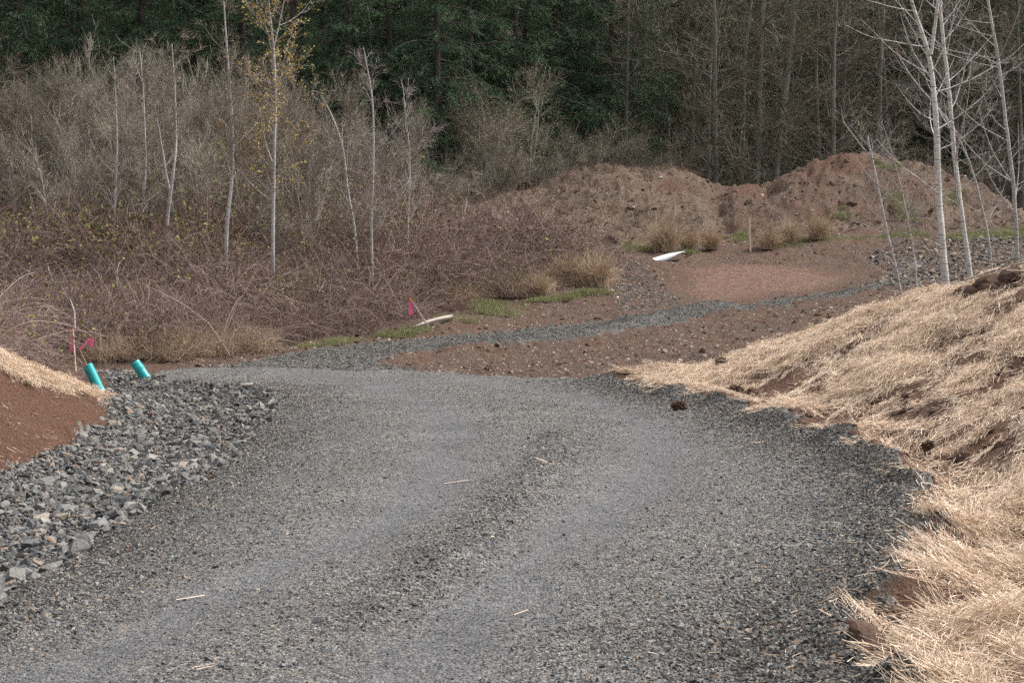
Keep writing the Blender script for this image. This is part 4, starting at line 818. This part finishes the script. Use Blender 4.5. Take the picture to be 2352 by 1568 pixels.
M['tall_bark'] = m_birch('tall_bark', (.14, .128, .112), (.3, .28, .25), (.07, .062, .052))
ald = [alder_parts(900 + i, 20, i in (0, 4)) for i in range(5)]
named = [(1735, 93.5, 1, 'pale leaning alder trunk rising behind the dip between the two mounds'), (1782, 94, 3, 'slim pale alder right of the leaning trunk behind the mounds'), (1905, 95, 1, 'stout pale alder behind the crest of the right mound'), (1880, 97, 3, 'slim alder just left of the stout pale one behind the right mound'), (1640, 96, 1, 'pale alder behind the right end of the left mound')]
for u, Y, k, lb in named: place('alder_tree', ald[k], xat(u, Y), Y, rng.uniform(0, 6.28), rng.uniform(1.0, 1.2), lb, 'tree', 'tall bare alders behind the mounds')
us = np.linspace(1390, 2450, 18) + rng.normal(size=18) * 20
for k, u in enumerate(us):
    Y = rng.uniform(97, 116); place('alder_tree', ald[(0, 4, 0, 4, 2, 1)[k % 6]], xat(u, Y), Y, rng.uniform(0, 6.28), rng.uniform(.85, 1.2), ('tall brown bare alder deep in the wood behind the left mound' if u < 1660 else 'tall brown bare alder deep in the wood behind the right mound' if u < 2100 else 'tall brown bare alder deep in the wood behind the white birches'), 'tree', 'brown alders deep in the wood')

# conifers
def fir_parts(seed, hgt=27.0, base=1.5, bl=4.6):
    rg = np.random.default_rng(seed); P, R = grow(np.array([[0, 0, -.5]]), np.array([[0, 0, 1.]]), np.array([hgt]), np.array([.30]), 12, .05, .01, .12, rg)
    nb = 230; zt = base + (hgt * .93 - base) * rg.random(nb) ** 1.15; a = rg.uniform(0, 6.28, nb); L = (bl * (1 - zt / hgt) ** .75 + .5) * rg.uniform(.6, 1.1, nb)
    S = np.column_stack([np.zeros((nb, 2)), zt]); D = np.column_stack([np.cos(a), np.sin(a), rg.uniform(-.15, .35, nb)])
    Q, R1 = grow(S, D, L, L * .009 + .008, 8, -.075, .05, .3, rg)
    n2 = nb * 26; S2, D2, t, r, b, LL = sprout(Q, R1, n2, .04, 1, (55, 12), rg); D2[:, 2] = D2[:, 2] * .35 - .28; bb2 = b; t2 = t
    Q2, R2 = grow(S2, D2, (.22 + .26 * LL * (1.1 - t) * .9) * rg.uniform(.6, 1.2, n2), np.full(n2, .006), 4, -.14, .08, .5, rg)
    n3 = n2 * 9; S3, D3, t, r, b, LL = sprout(Q2, R2, n3, 0, 1, (35, 18), rg); D3[:, 2] -= .12
    V, Fq = cards(S3, D3, rg.uniform(.14, .36, n3), rg.uniform(.016, .036, n3), rg, .35)
    btint = rg.random(nb)
    mb = MB(); mb.tube(P, R, 8, rg.random(1)); mb.tube(Q, R1, 4, rg.random(nb)); tk = ('trunk', mb.mesh('fir_trunk', [M['fir_bark']], True))
    mb = MB(); mb.add(V, Fq, np.repeat(np.clip(.3 * rg.random(n3) + .45 * btint[bb2[b]] + .3 * t2[b] * t, 0, 1), 4)); return [tk, ('crown', mb.mesh('fir_crown', [M['needle']]))]
firs = [fir_parts(950, 27, 1.2, 5.0), fir_parts(951, 30, 3.0, 4.6), fir_parts(952, 25, .8, 5.2), fir_parts(953, 31, 9, 4.8)]
row = [(-90, 92, 1), (50, 90, 2), (190, 93, 1), (320, 91, 0), (450, 95, 3), (560, 93, 2), (690, 91, 0), (800, 90, 2), (900, 92, 0), (1000, 90.5, 2), (1090, 94, 0), (1190, 96, 2), (1290, 98, 0), (1400, 100, 2)]
for k, (u, Y, v) in enumerate(row):
    place('fir_tree', firs[v], xat(u, Y), Y, rng.uniform(0, 6.28), rng.uniform(.92, 1.1), ordinal[k] + ' dark green conifer from the left in the front row of the forest', 'tree', 'front row of conifers')
for k, u in enumerate(np.linspace(-160, 2480, 24)):
    Y = rng.uniform(104, 112) + (10 if u > 1450 else 0); place('fir_tree', firs[rng.integers(0, 4)], xat(u + rng.normal() * 15, Y), Y, rng.uniform(0, 6.28), rng.uniform(.95, 1.15), 'dark conifer deep in the forest behind the front trees', 'tree', 'conifers deep in the forest')
def joined(parts):
    mats = [me.materials[0] for _, me in parts]; mb = MB()
    for i, (_, me) in enumerate(parts):
        V = np.empty(len(me.vertices) * 3, np.float32); me.vertices.foreach_get('co', V); Fq = np.empty(len(me.loops), np.int32); me.loops.foreach_get('vertex_index', Fq); mb.add(V.reshape(-1, 3), Fq.reshape(-1, 4), rng.random(len(V) // 3), i)
    return mb.mesh('far_fir', mats)
ff = [joined(firs[1]), joined(firs[0])]
xs = np.concatenate([np.linspace(-a, a, k) + rng.normal(size=k) * .9 for a, k in ((62, 30), (68, 30), (76, 32), (84, 32))]); nf = len(xs)
ys = np.concatenate([rng.uniform(a, b, k) for a, b, k in ((120, 128, 30), (132, 142, 30), (148, 160, 32), (166, 182, 32))]); zz = HT(xs, ys) - .3
scatter('forest', np.column_stack([xs, ys, zz]), np.column_stack([np.zeros((nf, 2)), rng.uniform(0, 6.28, nf)]), rng.uniform(1.0, 1.25, nf), rng.integers(0, 2, nf), ff, label='dark mass of conifer forest closing the view behind the trees', cat='forest')

# ------------------------------------------------------------------ site objects
def lathe(prof, n=28):
    a = np.arange(n) * 2 * math.pi / n; p = np.array(prof); V = np.stack([p[:, None, 0] * np.cos(a), p[:, None, 0] * np.sin(a), np.repeat(p[:, 1:], n, 1)], -1).reshape(-1, 3)
    i = np.arange(len(p) - 1)[:, None] * n + np.arange(n)[None]; j = np.arange(len(p) - 1)[:, None] * n + (np.arange(n)[None] + 1) % n
    return V, np.stack([i, j, j + n, i + n], -1).reshape(-1, 4)
def aim(o, a, b):
    d = Vector(b) - Vector(a); o.location = a; o.rotation_euler = d.to_track_quat('Z', 'Y').to_euler()
def pipe(ub, vb, ut, vt, Y, dia_px, dY, collar, label, bury=.25):
    a = at(ub, vb, Y); b = at(ut, vt, Y + dY); L = float(np.linalg.norm(b - a)); r = dia_px * Y / F / 2; d = (b - a) / L
    e = empty('drain_pipe', tuple(a), label, 'pipe', 'turquoise drain pipes by the rocks'); aim(e, tuple(a - d * bury), tuple(b)); L += bury
    top = L - (.13 if collar else 0)
    V, Fq = lathe([(r * .9, 0), (r, 0), (r, top - .004), (r - .003, top), (r * .9, top), (r * .9, 0)]); obj('barrel', mesh('pipe_barrel', V, Fq, [M['teal']], True), e)
    if collar:
        V, Fq = lathe([(r * 1.0, top - .14), (r * 1.10, top - .12), (r * 1.11, top + .005), (r * 1.03, top + .015), (r * 1.03, top + .03), (r * 1.09, top + .04), (r * 1.09, L - .012), (r * 1.06, L), (r * .93, L), (r * .93, top - .1)]); obj('socket_collar', mesh('pipe_collar', V, Fq, [M['teal']], True), e)
    for me in (c.data for c in e.children): me.set_sharp_from_angle(angle=math.radians(35))
    return e
pipe(227, 892, 201, 838, 40.5, 23, .05, False, 'taller plain turquoise plastic pipe tilting out of the rocks by the red earth bank')
q_ = hit(338, 868, gz)
pipe(338, 870, 310, 832, q_[1] - .15, 21, .06, True, 'short turquoise plastic pipe with a collared end behind the gravel edge', .4)

def ribbon(pts, width, name, parent, off):
    P = np.array(pts) - off; n = len(P); t = nrm(np.gradient(P, axis=0)); s = nrm(np.cross(t, np.array([0.15, 1, .1]))) * width / 2; q = nrm(np.cross(t, s)) * .0015
    V = np.concatenate([P - s + q, P + s + q, P + s - q, P - s - q]); i = np.arange(n - 1); Fq = np.concatenate([np.stack([i + a * n, i + 1 + a * n, i + 1 + b * n, i + b * n], -1) for a, b in ((0, 1), (1, 2), (2, 3), (3, 0))])
    return obj(name, mesh('ribbon', V, Fq, [M['pink']], False), parent)
def stake(base, top, wd, label, painted=0.0, m='wood', name='survey_stake', bury=.25, tip=False):
    a = np.array(base, float); b = np.array(top, float); L = float(np.linalg.norm(b - a)); d = (b - a) / L
    e = empty(name, tuple(a), label, 'stake'); aim(e, tuple(a - d * bury), tuple(b)); L += bury
    V, Fq = box((0, 0, 0), wd, wd * .45, L - painted); obj('post', mesh('stake_post', V, Fq, [M[m]]), e)
    if painted:
        V, Fq = box((0, 0, L - painted), wd * 1.02, wd * .48, painted); obj('painted_tip', mesh('stake_tip', V, Fq, [M['orange']]), e)
    bpy.context.view_layer.update(); return e
def hang(e, pts, Y, width):
    P = np.array([at(u, v, Y) for u, v in pts]); P += np.array([0, -.03, 0]); inv = e.matrix_world.inverted(); Q = np.array([inv @ Vector(p) for p in P])
    n = len(Q); tt = nrm(np.gradient(Q, axis=0)); dirv = np.array((inv.to_3x3() @ Vector((1, .2, .1))).normalized()); s = dirv * width / 2; q = np.array((inv.to_3x3() @ Vector((0, 1, 0))).normalized()) * .0015
    V = np.concatenate([Q - s + q, Q + s + q, Q + s - q, Q - s - q]); i = np.arange(n - 1); Fq = np.concatenate([np.stack([i + a * n, i + 1 + a * n, i + 1 + b * n, i + b * n], -1) for a, b in ((0, 1), (1, 2), (2, 3), (3, 0))])
    return obj('ribbon', mesh('ribbon', V, Fq, [M['pink']]), e)
e = stake(at(173, 842, 44.5), at(167, 755, 44.5), .07, 'upright survey stake with orange tip and pink ribbon behind the taller turquoise pipe', .10)
hang(e, [(168, 770), (166, 782), (165.5, 793), (164.5, 806)], 44.5, .11)
e = stake(at(201, 842, 44.8), at(184, 803, 44.8), .025, 'broken leaning stick trailing a zigzag pink ribbon next to the upright stake', 0, 'grey_wood', 'leaning_stick')
hang(e, [(184, 803), (190, 796), (198, 788), (206, 779), (212, 775), (212.5, 777), (211, 786), (211.5, 797)], 44.8, .075)
q_ = hit(987, 755, gz)
e = stake(q_, at(941, 684, q_[1]), .085, 'leaning survey stake with orange tip and pink ribbon beside the fallen pole', .13, 'grey_wood')
hang(e, [(943, 692), (944, 702), (943.5, 712), (944, 723)], q_[1], .13)
q_ = hit(1400, 676, gz)
stake(q_, at(1396, 636, q_[1]), .09, 'short bare wooden stake at the right end of the dry grass', 0, 'wood')
q_ = hit(1297, 676, gz)
stake(q_, at(1297, 660, q_[1]), .07, 'tiny pale stake stub in the grass left of the short wooden stake', 0, 'grey_wood')
q_ = hit(1723.5, 580, gz)
stake(q_, at(1721, 500, q_[1]), .17, 'tall bare wooden stake among the dry tussocks below the mound', 0, 'wood')
# fallen pole on the grass
P0, P1 = at(948, 752, 53.2), at(1040, 727, 54.4); mid = (P0 + P1) / 2; t = np.linspace(0, 1, 12)[:, None]; Pp = (P0 * (1 - t) + P1 * t)[None]; Pp[0, :, 2] += .05 * np.sin(t[:, 0] * 3.1)
g_ = gz(Pp[0, :, 0], Pp[0, :, 1]); Pp[0, :, 2] = np.maximum(Pp[0, :, 2], g_ + .03); Rr = np.interp(t[:, 0], [0, .3, 1], [.022, .055, .07])[None]
V, Fq = tubes(Pp - Pp[0, 0], Rr, 10); o = obj('fallen_pole', mesh('fallen_pole', V, [Fq, np.array([[110 + 9 - i for i in range(10)]])], [M['grey_wood']], True), loc=tuple(Pp[0, 0]), label='pale debarked pole lying on the green grass under the leaning stake', cat='pole')
# bare fallen branch on the left flank of the mound, limp stick at the thicket foot
def branch(name, pts, Y, r, label, ntw=10):
    p = np.array(pts, float); P = np.array([at(u, v, Y + .15 * i) for i, (u, v) in enumerate(p)])[None]; R = np.linspace(r, r * .3, len(p))[None]; mb = MB(); off = P[0, 0].copy(); mb.tube(P - off, R, 6)
    S, D, t, rr, b, L = sprout(P, R, ntw, .2, .95, (40, 10)); Q, R2 = grow(S, D, rng.uniform(.4, 1.3, ntw), rr * .6, 5, .02, .1, .3); mb.tube(Q - off, R2, 3); return obj(name, mb.mesh(name, [M['birch_twig']], True), loc=tuple(off), label=label, cat='branch')
branch('fallen_branch', [(1075, 532), (1110, 522), (1150, 512), (1180, 500), (1215, 492)], 70, .05, 'bare grey branch sticking out over the brambles in front of the mound')
branch('arching_branch', [(172, 760), (171, 715), (162, 690), (146, 672)], 47, .03, 'pale arching branch rising above the orange-tipped stake at the left', 6)
# white curved pipe end half buried beyond the gravel patch
u_t = np.linspace(0, 1, 15); up_ = at(1486 + 86 * u_t, 598 - 21 * u_t - 3.5 * np.sin(u_t * math.pi), 69.0); lo_ = at(1486 + 86 * u_t, 600 - 22 * u_t ** 1.0 + 10 * np.sin(np.clip(u_t * 1.15, 0, 1) * math.pi) ** .8, 68.7)
rows = []
for k in range(6):
    f = k / 5; rw = up_ * (1 - f) + lo_ * f; rw[:, 1] -= .10 * math.sin(f * math.pi); rows.append(rw)
for f in (1.0, .5, 0.0):
    rw = up_ * (1 - f) + lo_ * f; rw[:, 1] += .14; rw[:, 2] -= .05; rows.append(rw)
G = np.array(rows); o0 = G[0, 7].copy(); nr = len(rows); ii = np.arange(nr * 15).reshape(nr, 15); Fq = np.concatenate([np.stack([ii[:-1, :-1], ii[:-1, 1:], ii[1:, 1:], ii[1:, :-1]], -1).reshape(-1, 4), np.stack([ii[-1, :-1], ii[-1, 1:], ii[0, 1:], ii[0, :-1]], -1)])
obj('culvert_end', mesh('culvert_end', (G - o0).reshape(-1, 3), Fq, [M['white']], True), loc=tuple(o0), label='white curved culvert end half buried in earth beyond the gravel patch', cat='culvert')
# earth lumps one can pick out
def lump(name, u, v, Y, wpx, hpx, label, seed, m='clod', sub=4, cat='clod'):
    me = clod_mesh(seed, M[m], .5, sub, .12); p = at(u, v, Y); s = Y / F
    o = obj(name, me, loc=(p[0], p[1], max(p[2], float(gz(p[0], p[1])) - .02) + hpx * s * .35), label=label, cat=cat); o.scale = (wpx * s, wpx * s * .8, hpx * s * 1.15); o.rotation_euler = (0, 0, seed * 1.3); return o
lump('earth_clod', 1560, 938, 31.8, 36, 18, 'dark brown earth clod lying on the right gravel edge of the road', 31)
lump('earth_clod', 2130, 1030, 23.4, 34, 20, 'largest dark earth clod low on the straw bank', 32)
lump('earth_clod', 1690, 915, 33.6, 34, 28, 'brown clod at the narrow tip end of the straw', 34)
lump('earth_clod', 1660, 868, 36.9, 38, 26, 'small brown clod near the crest at the low end of the straw', 35)
lump('root_clump', 1394, 585, 68.4, 46, 46, 'dark root clump at the edge of the dry grass left of the white culvert', 36)
lump('root_clump', 1206, 441, 83.5, 36, 28, 'rounded sod lump on the left crest of the earth mound', 37)
# dry tussocks below the mound
tuss = [blades(760 + i, 700, 1.25, .85, .008, M['dry'], -.17, 'tussock', .17) for i in range(3)]
for (u, v, Y, s, lb) in ((1525, 572, 71.5, 1.15, 'largest dry grass tussock behind the white culvert end'), (1585, 572, 71.8, .7, 'low dry tussock just right of the largest one'), (1635, 566, 72, .75, 'rounded dry tussock left of the tall bare stake'), (1765, 566, 71.7, .8, 'dry tussock right beside the tall bare stake'), (1812, 552, 72.8, .85, 'rounded dry tussock between two others right of the stake'),
                         (1880, 546, 73.2, .9, 'dry tussock furthest right below the right mound'), (1370, 640, 60.5, 1.0, 'pale drooping dry tussock above the short wooden stake'), (1300, 640, 61, .9, 'reddish dry tussock left of the pale drooping one'), (1240, 672, 58.5, .6, 'low tan tussock in front of the brambles near the stake stub')):
    p = at(u, v, Y); o = obj('grass_tussock', tuss[int(u) % 3], loc=(p[0], p[1], float(gz(p[0], p[1]))), label=lb, cat='tussock', group='dry grass tussocks'); o.scale = (s * .95, s * .95, s * 1.15); o.rotation_euler = (0, 0, u)
# brush and roots heaped at the top of the straw bank
pb = hit(2275, 662, gz); e = empty('brush_heap', tuple(pb), 'dark heap of earth, roots and sticks at the crest of the straw bank', 'brush heap')
for i in range(34):
    t = rng.random(); q = hit(2188 + 250 * t, 688 - 78 * t + rng.uniform(0, 16), gz); sz_ = rng.uniform(.3, .62) * (.5 + .65 * t)
    o = obj('earth', clods[i % 6], e, tuple(q - pb + np.array([0, .15, sz_ * .2]))); o.scale = (sz_ * 1.3, sz_, sz_ * .85); o.rotation_euler = (0, 0, rng.uniform(0, 6))
for i in range(30):
    t = rng.random(); q = hit(2200 + 240 * t, 680 - 75 * t, gz) - pb; S = np.array([q + np.array([0, -.1, rng.uniform(.1, .4) * (.4 + t)])]); a = rng.normal() * .4 + math.pi
    P, R = grow(S, np.array([[math.cos(a), -.1, rng.normal() * .2 - .25]]), np.array([rng.uniform(.4, 1.1)]), np.array([rng.uniform(.005, .014)]), 6, 0, .12, .4)
    mb = MB(); mb.tube(P, R, 5); obj('stick', mb.mesh('stick', [M['alder_twig'] if i % 3 else M['birch_twig']]), e)
# single stalks and stones one can pick out on the road
def stalk(u0, v0, u1, v1, r, label, name='straw_stalk'):
    a, b = hit(u0, v0), hit(u1, v1); t = np.linspace(0, 1, 6)[:, None]; P = (a * (1 - t) + b * t); P[:, 2] = gz(P[:, 0], P[:, 1]) + .012
    P[:, 2] = np.linspace(P[0, 2], P[-1, 2], 6) + .012; mb = MB(); mb.tube((P - P[0])[None], np.full((1, 6), r * .55), 5, np.array([.7])); obj(name, mb.mesh(name, [M['straw']]), loc=tuple(P[0]), label=label, cat='straw stalk')
stalk(404, 1374, 470, 1361, .008, 'long pale straw stalk lying on the gravel at the lower left')
stalk(1180, 1408, 1212, 1398, .006, 'short bent straw stalk on the gravel at the bottom centre')
stalk(1020, 1104, 1075, 1102, .009, 'thin tan stalk lying across the middle of the road')
stalk(1880, 1430, 1965, 1510, .010, 'long pale reed lying down the right shoulder near the bottom')
def one_stone(u, v, wpx, m, label, me):
    p = hit(u, v); s = wpx * p[1] / F; mm = me.copy(); mm.materials.clear(); mm.materials.append(M[m]); o = obj('loose_stone', mm, loc=(p[0], p[1], float(gz(p[0], p[1])) + s * .12), label=label, cat='stone'); o.scale = (s, s, s * .8)
M['pale'] = m_plain('pale_stone', (.42, .35, .26), (.52, .45, .35), 4); M['slate'] = m_plain('slate_stone', (.12, .135, .14), (.18, .2, .205), 4)
one_stone(590, 1347, 16, 'pale', 'small cream stone on the gravel at the lower left', peb_me[0])
one_stone(240, 1304, 34, 'slate', 'flat grey stone on the road shoulder below the swale rocks', rub_me[1])
one_stone(2055, 1060, 36, 'slate', 'angular slate block on the right edge where gravel meets straw', rub_me[3])
one_stone(1130, 1243, 14, 'pale', 'tiny whitish stone in the middle of the road', peb_me[2])
